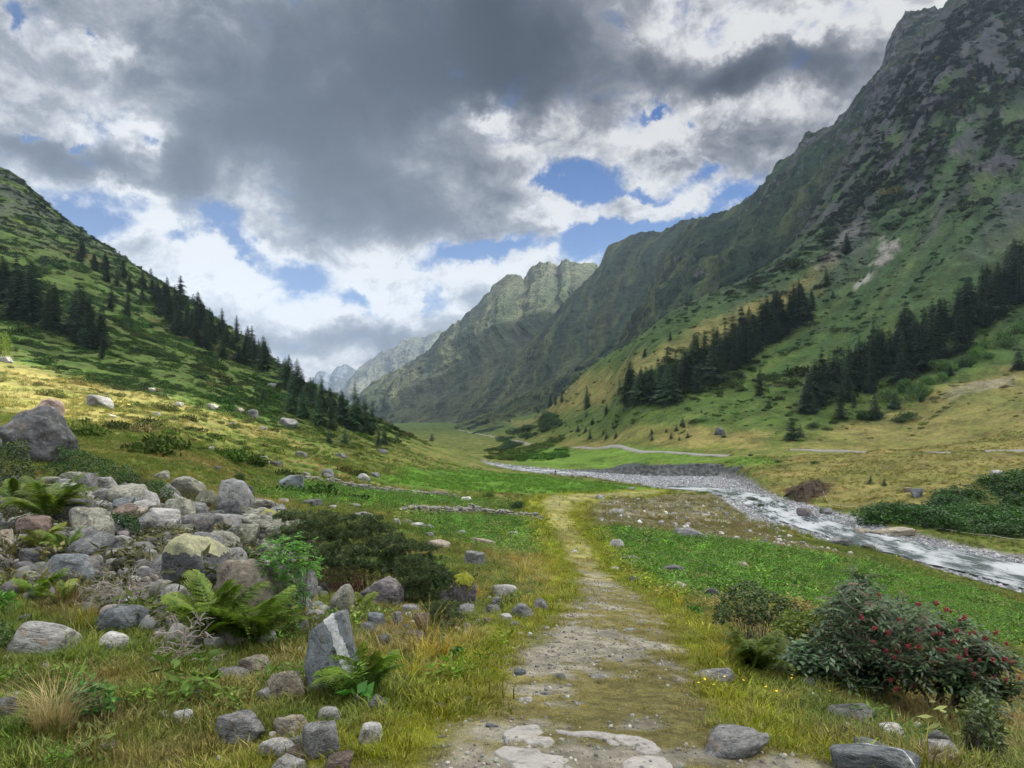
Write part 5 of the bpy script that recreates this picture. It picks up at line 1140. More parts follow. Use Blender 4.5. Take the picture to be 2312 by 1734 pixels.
# trees rooted high in the cliffs: too many and too small to tell one by one
x, y, r = sample_fan(9000, 420, 1150, 760, 1150, 41); k = r.uniform(size=len(x)) < sst(zmask(x, y, [ROCKY], 300), -20, 60)*sst(fbm(x/60., y/40., 0, 3, 66), .0, .2)*.30; x, y = x[k], y[k]; z = H(x, y)
print('cliff trees', len(x))
CLT = [conifer(91+i, w=.24, lv=12, br=6).mesh("crown", [M_HEATH]) for i in range(2)]
scatter('cliff_conifers', CLT, np.stack([x, y, z-.3], 1), r.uniform(0, 6, len(x)), 6+7*r.uniform(size=len(x)), np.array([.014,.026,.016])*np.exp(r.normal(size=(len(x), 1))*.25), None, 'small dark conifers rooted in the cliffs of the right mountainside')
# deciduous bushes
def bush(px, py, hpx, label, group=None, tint=(1,1,1), wide=1.5, name='bush', kind=SHRUB, dmin=20):
    return plant_tree(kind, px, py, hpx, name, label, 'bush', group, wide=wide, tint=tint, dmin=dmin, parts=('foliage', 'stems'))
r_ = np.random.default_rng(12)
for x0, y0 in [(1970,845),(2000,830),(2030,822),(2060,800),(2085,790),(2110,770),(2135,752),(2160,735),(2190,722),(2210,705),(2175,750),(2040,800),(1985,860),(1920,868),(2130,775),(1860,905)]:
    bush(x0+r_.normal()*4, y0, r_.uniform(22, 48), 'light green sapling along the lower edge of the right forest', 'light green saplings', (1.5,1.45,1.2), 1.1)
for i in range(34):
    x0 = r_.uniform(1085, 1215); y0 = np.interp(x0, [1085, 1215], [968, 905])+r_.uniform(-18, 14); bush(x0, y0, r_.uniform(10, 22), 'dark alder bush in the thicket where the valley narrows', 'valley thicket', (.55,.65,.6), 1.9, dmin=120)
for x0, y0, h0 in [(1960,905,26),(1945,912,20),(1755,925,20),(1880,905,30),(1560,945,10),(1760,1002,10),(1620,985,8),(1680,1000,10),(1205,985,10),(1440,1007,8),(1520,1065,8),(1640,1095,12),(1625,1082,14)]:
    bush(x0, y0, h0, 'single low bush dotted over the right meadow', 'low bushes of the right meadow', (.7,.75,.6), 1.8)
for i in range(58):
    x0 = r_.uniform(1915, 2290); up = np.interp(x0, [1915, 1990, 2100, 2212, 2300], [1112, 1072, 1052, 1020, 1000]); lo = np.interp(x0, [1915, 1990, 2100, 2212, 2300], [1122, 1142, 1155, 1160, 1160]); y0 = up+18+(lo-up-18)*r_.uniform()
    bush(x0, y0, r_.uniform(34, 62), 'dense willow bush of the thicket on the bank right of the stream', 'willow thicket right of the stream', (.75,.88,.62), 2.0)
bush(1054,1078,24,'small thorn bush behind the lower stone wall',None,(.8,.8,.6),1.2)
bush(1115,1100,34,'round dark bush at the end of the lower stone wall',None,(.45,.6,.4),1.1)
bush(1063,1118,18,'low bush growing against the lower stone wall',None,(.9,.9,.5),2.4)
bush(518,1040,32,'small shrub at the left end of the upper stone wall',None,(.8,.7,.5),1.0)

# ================================================================== foreground plants
def frond_mesh(seed, L=1.0, mats=None, pin=17, droop=.5):
    r = np.random.default_rng(seed); q = QB(); t_ = np.linspace(0, 1, 12)
    X = L*(t_*.85); Z = L*(.75*t_-droop*t_**2.2); q.tube(np.stack([X, 0*X, Z], 1), np.linspace(.006, .001, 12)*L*1.3, 3)
    for i in range(pin):
        f = .16+.82*i/pin; x = np.interp(f, t_, X); z = np.interp(f, t_, Z); ln = L*.26*math.sin(math.pi*(f*.88+.07))**.8*r.uniform(.85, 1.1)
        for sg in (-1, 1):
            d = np.array([.42, sg*.9, -.18+r.normal()*.08]); d /= np.linalg.norm(d); k = 7; s = np.linspace(.06, 1, k)
            P = np.array([x, 0, z])+d*ln*s[:, None]; P[:, 2] -= ln*.18*s**2
            w_ = ln*.36*(1-s*.85)+.005*L
            for sd in (-1, 1):
                A = (np.array([1., 0, -.1])*sd*.9+d*.55)*w_[:, None]; q.leaf(P, A, d*w_[:, None]*.42)
    return q.mesh("frond", mats or [M_FERN])
M_FERN = foliage_mat("fern_green", (.085,.150,.020), (.15,.20,.030), .35, 4, .3)
FROND = [frond_mesh(500+i, droop=.35+.12*i) for i in range(4)]
def fern(c, x0, y0, x1, y1, label, n=11, tint=(1,1,1), lift=0, spread=1.0, fwd=0, Dset=None, name='fern'):
    X0, Y0, X1, Y1 = box(c, x0, y0, x1, y1); g = hit((X0+X1)/2*K, Y1*K)
    if Dset: g = np.array([((X0+X1)/2*K-CX)/F*Dset, Dset, (HY-Y1*K)/F*Dset])
    s = K/F*g[1]; w = (X1-X0)*s; h = (Y1-Y0)*s; r = np.random.default_rng(int(x0*3+y1))
    root = bpy.data.objects.new(name, None); COL.objects.link(root); root.location = (g[0], g[1]+fwd, g[2]-.02+lift); tag(root, label, 'fern', None); root.empty_display_size = .1
    for i in range(n):
        a = i*2*math.pi/n+r.normal()*.25; L = max(h*1.6, w*.55)*r.uniform(.75, 1.08); o = link('frond', FROND[r.integers(4)], root)
        up = r.uniform(-1.25, -.35)*(h/max(w, .01))**.5
        o.rotation_euler = (r.normal()*.15, up*.55, a); o.scale = (L*.80*spread, L*.72, L); v = r.uniform(.75, 1.25); o.color = (tint[0]*v, tint[1]*v, tint[2]*v, 1)
    return root
fern('A',-30,860,330,1110,'spreading yellow-green fern above the red-brown block',13,lift=.35,spread=1.2)
fern('A',380,830,650,1230,'tall upright fern between the red-brown block and the slanting boulder',13,(1.1,1.05,1),lift=.2,spread=1.2,fwd=-.3)
fern('A',745,920,830,1060,'small bright fern in the dark gap of the rock pile',6,(1.3,1.2,1),lift=.15,fwd=-.3)
fern('A',420,1230,610,1445,'thin brownish fern in front of the grey pile stone',9,(1.2,.95,.8),lift=.15,fwd=-.4,spread=1.2)
fern('A',640,1290,850,1485,'feathery fern before the slanting speckled boulder',10,lift=.15,fwd=-.4,spread=1.2)
fern('A',880,1290,1100,1410,'brownish fern left of the pale rounded stone',7,(1.2,.9,.7))
fern('A',1255,1450,1370,1545,'bright yellow fern leaf left of the central boulder',5,(1.6,1.35,.8))
fern('B',350,1190,700,1700,'large lush fern under the domed tan boulder, left half',16,(1.0,1.0,.9),spread=1.25,lift=.05)
fern('B',640,1240,1160,1720,'large lush fern under the domed tan boulder, right half',18,(.95,1.0,.9),spread=1.25,lift=.05)
fern('B',690,770,1010,930,'dark green fern above the domed tan boulder',10,(.6,.8,.7))
fern('E',185,1010,390,1300,'tall slim fern right of the quartz-veined slab',9,(.95,1.1,.9))
fern('1',245,690,380,830,'yellow-green fern at the left above the pale flat boulder',8,(1.2,1.05,.9))
fern('1',140,640,270,800,'bright fern at the left edge of the pile foot',8,(1.0,1.15,.8))
fern('C',560,960,740,1200,'yellowish fern behind the quartz-veined slab',7,(1.2,1.0,.8))
fern('D',210,380,690,700,'large olive bracken clump at the right of the track',20,(.75,.70,.62),spread=.9)
fern('D',1170,740,1290,880,'blue-green fern leaf under the berry bush',6,(.7,.95,1.3))
fern('D',1190,850,1330,930,'low pale fern under the berry bush',6,(.9,1.1,1.4))

def pinnate(q, P, d, L, r, nl=3, lw=.26, droop=.3):
    """A compound leaf: leaflets in pairs and one at the tip."""
    d = d/np.linalg.norm(d); s = np.cross(d, [0, 0, 1.]); s /= np.linalg.norm(s)+1e-9; Q = []; A = []
    for i in range(nl):
        f = .35+.55*i/max(1, nl-.5); p_ = P+d*L*f+np.array([0, 0, -droop*L*f*f])
        for sg in (-1, 1):
            a = s*sg*.85+d*.55+[0, 0, -.25+r.normal()*.15]; Q.append(p_); A.append(a/np.linalg.norm(a)*L*.50*r.uniform(.8, 1.15))
    Q.append(P+d*L*.92+np.array([0, 0, -droop*L])); a = d+[0, 0, -.5]; A.append(a/np.linalg.norm(a)*L*.5)
    Q, A = np.array(Q), np.array(A); B = np.cross(A, [0, 0, 1.]); B /= np.linalg.norm(B, axis=1)[:, None]+1e-9; B = B+rdir(len(B), r)*.25
    q.leaf(Q, A, B*L*lw*.5*.45)
def mk(name, label, cat, loc, group=None):
    root = bpy.data.objects.new(name, None); COL.objects.link(root); root.location = loc; root.empty_display_size = .1; tag(root, label, cat, group); return root
def W3(px, py, D): return np.array([(px*K-CX)/F*D, D, (HY-py*K)/F*D])
# --- the berry bush: leaning stems, compound leaves, red berry clusters
M_ELDER = foliage_mat("elder_leaves", (.034,.068,.028), (.085,.130,.066), .6, 2.5, .2, gloss=.38)
M_ELD2 = foliage_mat("elder_leaves_brown", (.075,.050,.032), (.060,.072,.038), .5, 3, .15, gloss=.5)
M_BERRY, t, b = mat("red_berries"); setb(t, b, t.mix(t.noise(t.obj(), 30, 2, .5), (.13,.007,.012), (.25,.016,.022)), .35, None, .5)
M_STEM, t, b = mat("grey_brown_stems"); setb(t, b, t.mix(t.noise(t.obj(), 12, 4, .6), (.07,.055,.045), (.16,.14,.12)), .9)
def berry_bush():
    r = np.random.default_rng(61); g = hit(2045*K, 1555*K); D0 = g[1]
    root = mk('elder_bush', 'leafy elder bush hung with red berry clusters at the lower right', 'bush', g); base = g
    st = QB(); lf = QB(); lf2 = QB(); tips = []
    # stem targets in picture points, with depth around the foot
    T = [(1790,1300,-.1),(1830,1270,.2),(1900,1310,.3),(1960,1350,.1),(2010,1345,.2),(2080,1350,.1),(2130,1390,0),(2175,1430,.1),(2190,1480,.0),(1850,1400,-.3),(1920,1420,-.3),(1870,1480,-.2),(2060,1430,-.3),(2110,1450,-.3),(1990,1430,-.4),(2120,1520,-.3),(1810,1380,.3),(2150,1400,.4),(1950,1290,.6),(1860,1240,.5)]
    feet = [g, g+[-.05, .1, 0], hit(1900*K, 1500*K), hit(1860*K, 1480*K)]
    for i, (px, py, dd) in enumerate(T):
        D = D0+dd*1.1+(.3 if px < 1950 else 0); tip = W3(px, py, D); f = feet[0 if px > 2020 else (1 if px > 1960 else (2 if i % 2 else 3))]
        m = 9; s = np.linspace(0, 1, m)[:, None]; mid = (f+tip)/2+[.10*r.normal(), .1*r.normal(), .12]
        P = (1-s)**2*f+2*s*(1-s)*mid+s*s*tip+.015*r.normal(size=(m, 3))*np.minimum(s*3, 1); st.tube(P, np.linspace(.017, .004, m), 5); tips.append(tip)
        for j in range(15):
            k = r.uniform(.38 if px < 2000 else .58, 1.02); p_ = np.array([np.interp(k, s[:, 0], P[:, c]) for c in range(3)]); d = rdir(1, r)[0]; d[2] = abs(d[2])*.4; L = r.uniform(.08, .25)
            e_ = p_+d*L; st.tube(np.linspace(p_, e_, 3), [.004, .003, .002], 3)
            for h_ in range(7):
                dd_ = rdir(1, r)[0]; dd_[2] = dd_[2]*.5+.1; pinnate(lf if r.random() < .80 else lf2, p_+(e_-p_)*r.uniform(.2, 1.05), dd_, r.uniform(.10, .17), r, lw=.42)
    # leaf mass inside the outline
    n = 820; X = []
    while len(X) < n:
        px, py = r.uniform(1640+130, 2195), r.uniform(1235, 1520)
        top = np.interp(px, [1770,1800,1850,1900,1990,2080,2150,2195], [1330,1275,1250,1290,1320,1345,1385,1430]); bot = np.interp(px, [1770,1850,1990,2010,2060,2195], [1420,1500,1490,1425,1425,1465])
        cl = float(fbm(px/30., py/24., 0, 3, 8)); bot2 = bot-(38 if px > 2000 else 0)*(.5+.5*math.sin(px/19.))
        if top+16*math.sin(px/23.) < py < bot2 and (cl > -.12 or r.random() < .25): X.append((px, py))
    for px, py in X:
        p_ = W3(px, py, D0+(.25 if px < 1960 else 0)+r.uniform(-.45, .75)); d = rdir(1, r)[0]; d[2] = d[2]*.5+.1
        pinnate(lf if r.random() < (.62 if px < 2000 else .8) else lf2, p_, d, r.uniform(.10, .17), r, lw=.42)
    inv = -np.array(base)
    for q in (st, lf, lf2): q.V = [v+inv for v in q.V]
    link('stems', st.mesh('stems', [M_STEM], True), root); link('foliage', lf.mesh('foliage', [M_ELDER]), root); link('foliage', lf2.mesh('foliage', [M_ELD2]), root)['label'] = 'brownish older leaves'
    V, Fq = ICO[3]; 
    import bmesh
    bm = bmesh.new(); bmesh.ops.create_icosphere(bm, subdivisions=1, radius=.0065); bv = np.array([v.co[:] for v in bm.verts]); bf = np.array([[v.index for v in f.verts] for f in bm.faces]); bm.free()
    ms = []
    for s_ in range(3):
        rr = np.random.default_rng(s_); c = rdir(34, rr)*rr.uniform(.3, 1, (34, 1))*[.026, .026, .022]; ms.append(mesh_np('berries', (c[:, None]+bv).reshape(-1, 3), (bf[None]+np.arange(34)[:, None, None]*len(bv)).reshape(-1, 3), [M_BERRY], True))
    DX = lambda a, b: (1482.9+a*.3296, 1224.6+b*.3296)
    pts = [(1232,402),(1226,492),(1264,182),(1520,243),(1638,240),(1568,340),(1650,390),(1395,345),(1700,280),(1730,290),(1790,345),(1822,330),(1770,418),(1617,440),(1660,438),(1525,412),(1455,518),(1522,522),(1310,550),(1395,560),(1365,592),(1410,610),(1625,540),(1670,545),(1705,548),(1750,488),(1790,484),(1855,433),(1888,430),(1958,465),(2030,432),(2095,500),(1828,540),(1832,572),(1785,592),(1855,615),(1922,612),(2008,612),(2085,605),(2020,716),(2090,738),(2180,730),(1385,695),(1345,740),(1375,800),(1490,772),(1860,690),(1855,660),(1937,852),(1895,900),(2010,940),(1320,430),(1880,700),(2130,625),(1150,330)]
    for i, (a, b2) in enumerate(pts):
        px, py = DX(a, b2); o = link('berry_cluster', ms[i % 3], root, tuple(W3(px, py, D0-.32+(.15 if px < 1960 else 0)+r.uniform(-.2, .1))+inv)); o.rotation_euler = tuple(r.uniform(0, 6, 3)); o.scale = (r.uniform(.65, 1.1),)*3
berry_bush()
# --- leafy mounds
def leafmass(name, label, cat, outline, D0, n, size, mats, depth=.35, compound=False, tint=(1,1,1), seed=1, stemn=14, stem_to=None, lw=.5, nl=2):
    """Leaves filling the volume under an outline (picture points) at a real distance."""
    r = np.random.default_rng(seed); xs = [p_[0] for p_ in outline]; ys = [p_[1] for p_ in outline]; q = QB(); st = QB()
    base = W3((min(xs)+max(xs))/2, max(ys), D0); base[2] = float(H(base[0], base[1])); root = mk(name, label, cat, base)
    x = r.uniform(min(xs), max(xs), n*4); y = r.uniform(min(ys), max(ys), n*4); k = inpoly(x, y, outline); ed = pdist(x, y, outline)
    cl = fbm(x/22, y/22, 0, 3, seed)                    # clumps with gaps between them
    k &= (cl > -.22) | (r.uniform(size=len(x)) < .35); x, y, ed, cl = x[k][:n], y[k][:n], ed[k][:n], cl[k][:n]
    sz = size
    D = D0+depth*r.uniform(-1, 1, len(x))*np.minimum(1, .25+ed/40)-.35*depth*cl
    P = np.stack([(x*K-CX)/F*D, D, (HY-y*K)/F*D], 1)-base
    if compound:
        for p_ in P:
            d = rdir(1, r)[0]; d[2] = d[2]*.5+.15; pinnate(q, p_, d, sz*r.uniform(.7, 1.25), r, nl, lw)
    else:
        A = rdir(len(P), r); A[:, 2] = A[:, 2]*.5+.1; A = A/np.linalg.norm(A, axis=1)[:, None]*(sz*r.uniform(.6, 1.3, len(P)))[:, None]; q.leaf(P, A, perp(A, r)*sz*lw*.5)
    for i in range(stemn):
        p_ = P[r.integers(len(P))]; f = np.array([p_[0]*.45+r.normal()*.03, r.normal()*depth*.3, 0.]); s = np.linspace(0, 1, 6)[:, None]
        f[2] = float(H(base[0]+f[0], base[1]+f[1]))-base[2]-.02
        st.tube(f*(1-s)+p_*s+[0, 0, .04]*np.sin(s*3.1), np.linspace(.006, .002, 6), 4)
    o = link('foliage', q.mesh('foliage', mats), root); o.color = tuple(tint)+(1,); link('stems', st.mesh('stems', [M_STEM], True), root); return root
def dxy(c, pts): ox, oy, s = CR[c]; return [(ox+a*s, oy+b_*s) for a, b_ in pts]
M_RASP = foliage_mat("raspberry_leaves", (.085,.150,.075), (.13,.20,.11), .4, 3, .2); M_SAPL = foliage_mat("bright_elder_leaves", (.075,.215,.025), (.12,.29,.04), .3, 4, .3); M_DARKL = foliage_mat("dark_shrub_leaves", (.026,.052,.016), (.050,.080,.022), .5, 3, .15)
M_YEL = foliage_mat("yellow_green_leaves", (.085,.13,.020), (.13,.17,.03), .4, 3, .25)
Dd = float(hit(1740*K, 1462*K)[1])
leafmass('raspberry_bush', 'mound of pale blue-green raspberry leaves left of the berry bush', 'bush', dxy('D', [(590,660),(640,560),(720,500),(850,500),(960,560),(1000,640),(1050,760),(1060,810),(960,790),(860,780),(760,750),(680,760),(620,720)]), Dd-.15, 950, .12, [M_RASP], .35, True, seed=3, lw=.9, nl=1)
leafmass('shrub', 'dark weedy shrub with brown seed tops right of the track', 'bush', dxy('D', [(180,370),(190,260),(280,150),(360,90),(450,110),(560,170),(640,200),(740,260),(760,360),(700,420),(560,370),(420,380),(300,340),(230,380)]), float(hit(1610*K, 1400*K)[1]), 2300, .05, [M_DARKL], .5, False, (1.15,1.1,1.0), seed=4, stemn=40)
leafmass('shrub', 'yellow-green shrub between the bracken and the berry bush', 'bush', dxy('D', [(560,400),(640,280),(740,300),(800,300),(900,240),(1000,260),(1010,420),(1040,520),(960,560),(860,480),(740,470),(640,470)]), Dd+.5, 1500, .055, [M_YEL], .4, False, seed=5, stemn=24)
leafmass('elder_shoot', 'young elder shoot with long pale leaves beside the berry bush', 'bush', dxy('D', [(850,460),(900,430),(990,450),(1080,470),(1060,530),(960,540),(880,520)]), Dd-.1, 90, .13, [M_RASP], .2, True, seed=6, lw=.3, nl=3)
leafmass('elder_bush', 'dark leafy elder crown behind the berry bush, without berries', 'bush', dxy('D', [(880,360),(930,260),(1050,140),(1090,60),(1150,50),(1200,180),(1330,190),(1420,260),(1480,330),(1400,480),(1300,640),(1280,820),(1150,760),(1010,620),(1000,440)]), Dd+.9, 1300, .11, [M_ELDER], .55, True, (.95,1.0,.9), seed=7, stemn=30, nl=3, lw=.26)
leafmass('weed_stalks', 'withered seed heads and brown stalks under the berry bush', 'plant', dxy('D', [(1800,900),(1900,820),(2000,900),(2080,1050),(2090,1200),(1950,1260),(1860,1180),(1800,1020)]), float(hit(2100*K, 1640*K)[1])+.1, 900, .045, [M_DARKL], .25, False, (1.9,1.5,1.5), seed=8, stemn=60)
leafmass('sapling', 'bright green elder sapling between the domed boulder and the slab', 'sapling', dxy('1', [(1350,560),(1370,500),(1480,465),(1590,500),(1560,560),(1640,600),(1610,690),(1520,660),(1560,780),(1540,880),(1560,980),(1590,1140),(1480,1150),(1390,1080),(1430,960),(1400,800),(1420,680),(1340,620)]), 8.0, 620, .105, [M_SAPL], .20, True, seed=9, stemn=26, nl=3, lw=.44)
leafmass('herb', 'bright green leafy herb at the left edge', 'plant', dxy('1', [(-30,760),(20,730),(90,790),(100,850),(50,885),(-30,880)]), float(hit(15*K, 1330*K)[1]), 260, .06, [M_SAPL], .15, False, (.85,.8,.8), seed=10, stemn=8)
leafmass('heather', 'dark green heather dome at the left edge', 'bush', dxy('1', [(-60,1060),(-60,905),(10,905),(80,960),(110,1040),(60,1075)]), float(hit(15*K, 1408*K)[1]), 1500, .028, [M_DARKL], .25, False, (1.3,1.4,1), seed=11, stemn=12)
leafmass('herb', 'dark dock leaves beside the dry tussock at the lower left', 'plant', dxy('1', [(330,1390),(350,1270),(450,1210),(560,1240),(600,1330),(560,1390),(450,1400)]), float(hit(190*K, 1552*K)[1]), 330, .055, [M_DARKL], .15, False, (1.6,2.2,1.4), seed=12, stemn=8)
leafmass('herb', 'small dark green herb tuft left of the track', 'plant', dxy('E', [(715,1090),(725,1055),(760,1040),(775,1080),(765,1100)]), float(hit(985*K, 1424*K)[1]), 110, .04, [M_DARKL], .08, False, (1.2,2.2,1.2), seed=13, stemn=4)
leafmass('herb', 'dock plant with broad leaves at the foot of the quartz-veined slab', 'plant', dxy('E', [(180,1310),(210,1260),(330,1290),(355,1340),(290,1345),(220,1320)]), float(hit(775*K, 1525*K)[1]), 16, .13, [M_SAPL], .06, False, (.6,.7,.8), seed=14, stemn=5, lw=.6)
leafmass('herb', 'green herb tuft at the right rim of the track', 'plant', dxy('F', [(115,880),(130,840),(190,835),(195,875),(160,890)]), float(hit(1500*K, 1332*K)[1]), 220, .07, [M_SAPL], .2, False, (.6,.6,.6), seed=15, stemn=6)
# dark brush behind the rock pile
M_BRUSH = foliage_mat("rose_brush_leaves", (.022,.052,.014), (.045,.080,.020), .5, 2, .12)
leafmass('brush', 'dark brush growing left of and below the huge grey boulder', 'bush', dxy('A', [(-60,480),(60,400),(180,380),(280,420),(270,560),(330,660),(320,760),(220,840),(100,830),(-60,900)]), float(hit(40*K, 1062*K)[1])*.96, 2600, .085, [M_BRUSH], .8, False, (1.2,1.0,.9), seed=16, stemn=30)
leafmass('brush', 'blue-green brush right of the huge grey boulder', 'bush', dxy('A', [(330,640),(540,600),(550,430),(620,470),(760,480),(960,560),(1050,590),(1240,640),(1300,760),(1280,840),(1100,800),(1000,790),(880,800),(700,690),(560,730),(420,730)]), float(hit(230*K, 1050*K)[1]), 5200, .10, [M_BRUSH], 1.1, False, (.95,1.15,1.05), seed=17, stemn=50)
leafmass('brush', 'green brush at the right end of the dark brush, above the pile', 'bush', dxy('A', [(1280,840),(1400,760),(1520,770),(1640,860),(1600,930),(1400,960),(1300,920)]), float(hit(345*K, 1085*K)[1]), 1100, .08, [M_BRUSH], .6, False, (1.2,1.4,.9), seed=18, stemn=12)
leafmass('juniper', 'small dark juniper among the stones of the pile', 'bush', dxy('A', [(1030,1130),(1080,1080),(1180,1090),(1290,1120),(1310,1220),(1250,1290),(1150,1270),(1110,1180)]), float(hit(275*K, 1160*K)[1]), 1500, .045, [M_BRUSH], .35, False, (.8,1.1,1.1), seed=19, stemn=12)

# --- juniper over the boulders: layered boughs with upswept needle shoots
M_JUN = foliage_mat("juniper_needles", (.040,.068,.026), (.105,.135,.055), .4, 2.5, .08)
M_RBARK, t, b = mat("reddish_bark"); setb(t, b, t.mix(t.noise(t.obj(), 14, 4, .6), (.10,.045,.03), (.17,.10,.08)), .9)
def shoot_mesh(seed):
    r = np.random.default_rng(seed); q = QB(); n = 44; d = rdir(n, r); P = d*[.26, .26, .36]*r.uniform(.3, 1, (n, 1))+[0, 0, .4]
    A = d*.16+[0, 0, .17]; q.leaf(P, A, perp(A, r)*.055)
    return np.concatenate(q.V), np.concatenate(q.F)
def juniper(outline, D0, n, label, size=.13, depth=.8, seed=1, tint=(1,1,1), top=None):
    r = np.random.default_rng(seed); xs = [p_[0] for p_ in outline]; ys = [p_[1] for p_ in outline]; base = W3((min(xs)+max(xs))/2, max(ys), D0); base[2] = float(H(base[0], base[1]))
    root = mk('juniper', label, 'bush', base); x = r.uniform(min(xs), max(xs), n*5); y = r.uniform(min(ys), max(ys), n*5); k = inpoly(x, y, outline)
    # flat pads of shoots, layered one above the other
    px0, py0 = x[k], y[k]; npd = max(8, n//44); C0 = []
    for a, b_ in zip(px0, py0):
        if len(C0) >= npd: break
        if all(abs(a-c_[0])/1.6+abs(b_-c_[1]) > 9 for c_ in C0): C0.append((a, b_))
    C0 = np.array(C0); ci = r.integers(0, len(C0), n); s_ = 14 if size > .12 else 9
    ox = r.normal(size=n)*s_*1.25; oy = r.normal(size=n)*s_*.24-np.abs(ox)*-.12; x, y = C0[ci, 0]+ox, C0[ci, 1]+oy
    f = (C0[ci, 1]-min(ys))/(max(ys)-min(ys)); pv = r.normal(size=len(C0))
    D = D0+depth*(1-2*f)*.9+pv[ci]*depth*.16+r.normal(size=n)*.09; P = np.stack([(x*K-CX)/F*D, D, (HY-y*K)/F*D], 1)-base
    sm = [shoot_mesh(i) for i in range(4)]; q = QB()
    up = np.stack([r.normal(size=len(x))*.45+(x-np.mean(xs))/(max(xs)-min(xs))*.9, -.35+r.normal(size=len(x))*.35, .75+0*x], 1); up /= np.linalg.norm(up, axis=1)[:, None]
    for i in range(len(x)):
        V, Fq = sm[i % 4]; w = up[i]; u = np.cross(w, [0, 1, 0.]); u /= np.linalg.norm(u); v = np.cross(w, u); s = size*.62*r.uniform(.6, 1.3); q.add(P[i]+(V[:, :1]*u+V[:, 1:2]*v+V[:, 2:]*w)*s, Fq)
    o = link('foliage', q.mesh('foliage', [M_JUN]), root); o.color = tuple(tint)+(1,)
    st = QB()
    for i in range(46):
        p_ = P[r.integers(len(P))]; f0 = np.array([p_[0]*.3, p_[1]*.3+.1, .05]); s = np.linspace(0, 1, 8)[:, None]; st.tube(f0*(1-s)+p_*s+[0, 0, -.08]*np.sin(s*3.1)+r.normal(size=(8, 3))*.015, np.linspace(.018, .004, 8), 4)
    link('branches', st.mesh('branches', [M_RBARK], True), root)
juniper(dxy('C', [(-60,600),(-40,400),(20,240),(160,180),(300,260),(420,200),(560,260),(700,290),(860,320),(930,420),(1010,520),(1180,480),(1280,570),(1330,700),(1460,760),(1500,880),(1420,930),(1390,1050),(1280,1100),(1200,1100),(1120,1000),(1100,820),(900,800),(760,760),(560,720),(400,760),(300,700),(120,620)]), 12.0, 4400, 'wide sprawling juniper draped over the boulders left of the track', .16, 1.3, 3)
juniper(dxy('C', [(1300,1260),(1290,1130),(1400,1080),(1560,1120),(1600,1200),(1520,1290),(1420,1330)]), float(hit(955*K, 1355*K)[1]), 420, 'small juniper below the moss-topped rock', .10, .3, 4)
juniper(dxy('C', [(280,870),(300,760),(440,760),(700,790),(850,840),(760,930),(640,940),(500,900),(400,920)]), 11.2, 520, 'brown shaded juniper branches under the wide juniper', .11, .5, 5, (1.0,.7,.6))

# --- dead twigs
M_TWIG, t, b = mat("bleached_twigs"); setb(t, b, t.mix(t.noise(t.obj(), 9, 4, .6), (.16,.13,.11), (.36,.33,.30)), .95)
def twigs(c, x0, y0, x1, y1, label, n=46, seed=1, Dset=None):
    X0, Y0, X1, Y1 = box(c, x0, y0, x1, y1); g = hit((X0+X1)/2*K, Y1*K); D = Dset or g[1]; w = (X1-X0)*K/F*D; h = (Y1-Y0)*K/F*D; r = np.random.default_rng(seed); q = QB()
    def grow(p_, d, L, rad, lev):
        m = 7; P = [p_]
        for i in range(m): d = d+r.normal(size=3)*.28; d /= np.linalg.norm(d); P.append(P[-1]+d*L/m)
        q.tube(P, np.linspace(rad, rad*.45, m+1), 4)
        if lev < 3:
            for j in range(3): k = r.integers(2, m); grow(P[k], d*.5+rdir(1, r)[0]*.9, L*.6, rad*.6, lev+1)
    for i in range(n):
        p_ = np.array([r.uniform(-.45, .45)*w, r.uniform(-.2, .3)*w, r.uniform(.05, .75)*h]); d = rdir(1, r)[0]*[1, .6, .9]+[0, -.2, -.1]; grow(p_, d, w*r.uniform(.28, .5), .007, 1)
    o = link('dead_branches', q.mesh('dead_branches', [M_TWIG], True), None, (g[0], g[1]+.1, g[2])); tag(o, label, 'branches')
twigs('1', 455, 620, 745, 865, 'heap of bleached dead twigs left of the central boulder', 44, 1)
twigs('1', 760, 900, 1050, 1140, 'tangle of grey dead branches left of the big ferns', 18, 2)
# --- straw tussock and yellow flowers
M_STRAW = foliage_mat("straw", (.34,.26,.12), (.24,.19,.09), .35, 5, .2)
o = link('grass_tussock', tuft(601, 260, .36, .10, .9, .0022, 1.0).mesh('grass_tussock', [M_STRAW]), None, tuple(hit(118*K, 1580*K))); o.color = (1,1,1,1); tag(o, 'straw-coloured grass tussock at the lower left', 'grass')
for px, py, s_, lb in [(2010,1560,.8,'straw-coloured tussock at the foot of the berry bush'),(1960,1550,.7,'dry tussock left of the elder trunk'),(1175,1265,1.0,'dry grass tussock on the bank left of the track'),(560,1090,1.6,'dry grass tussock before the bright green patch'),(470,1085,1.6,'dry grass tussock behind the weathered stack of rock')]:
    o = link('grass_tussock', tuft(int(px), 220, .34, .16, .8, .0024, 1.0).mesh('grass_tussock', [M_STRAW]), None, tuple(hit(px*K, py*K)), None, s_); o.color = (1,1,1,1); tag(o, lb, 'grass')
M_FLO, t, b = mat("yellow_petals"); setb(t, b, (.75,.55,.03), .6)
fl = QB()
for i in range(9): a = i*.698; d = np.array([math.cos(a), math.sin(a), .25]); fl.leaf(np.array([[0, 0, .0]]), d[None]*.014, np.array([[-math.sin(a), math.cos(a), 0]])*.004)
flm = fl.mesh('petals', [M_FLO]); flst = QB(); flst.tube([[0, 0, -.12], [.004, 0, -.06], [0, 0, 0]], .0014, 3); flsm = flst.mesh('stem', [M_SAPL])
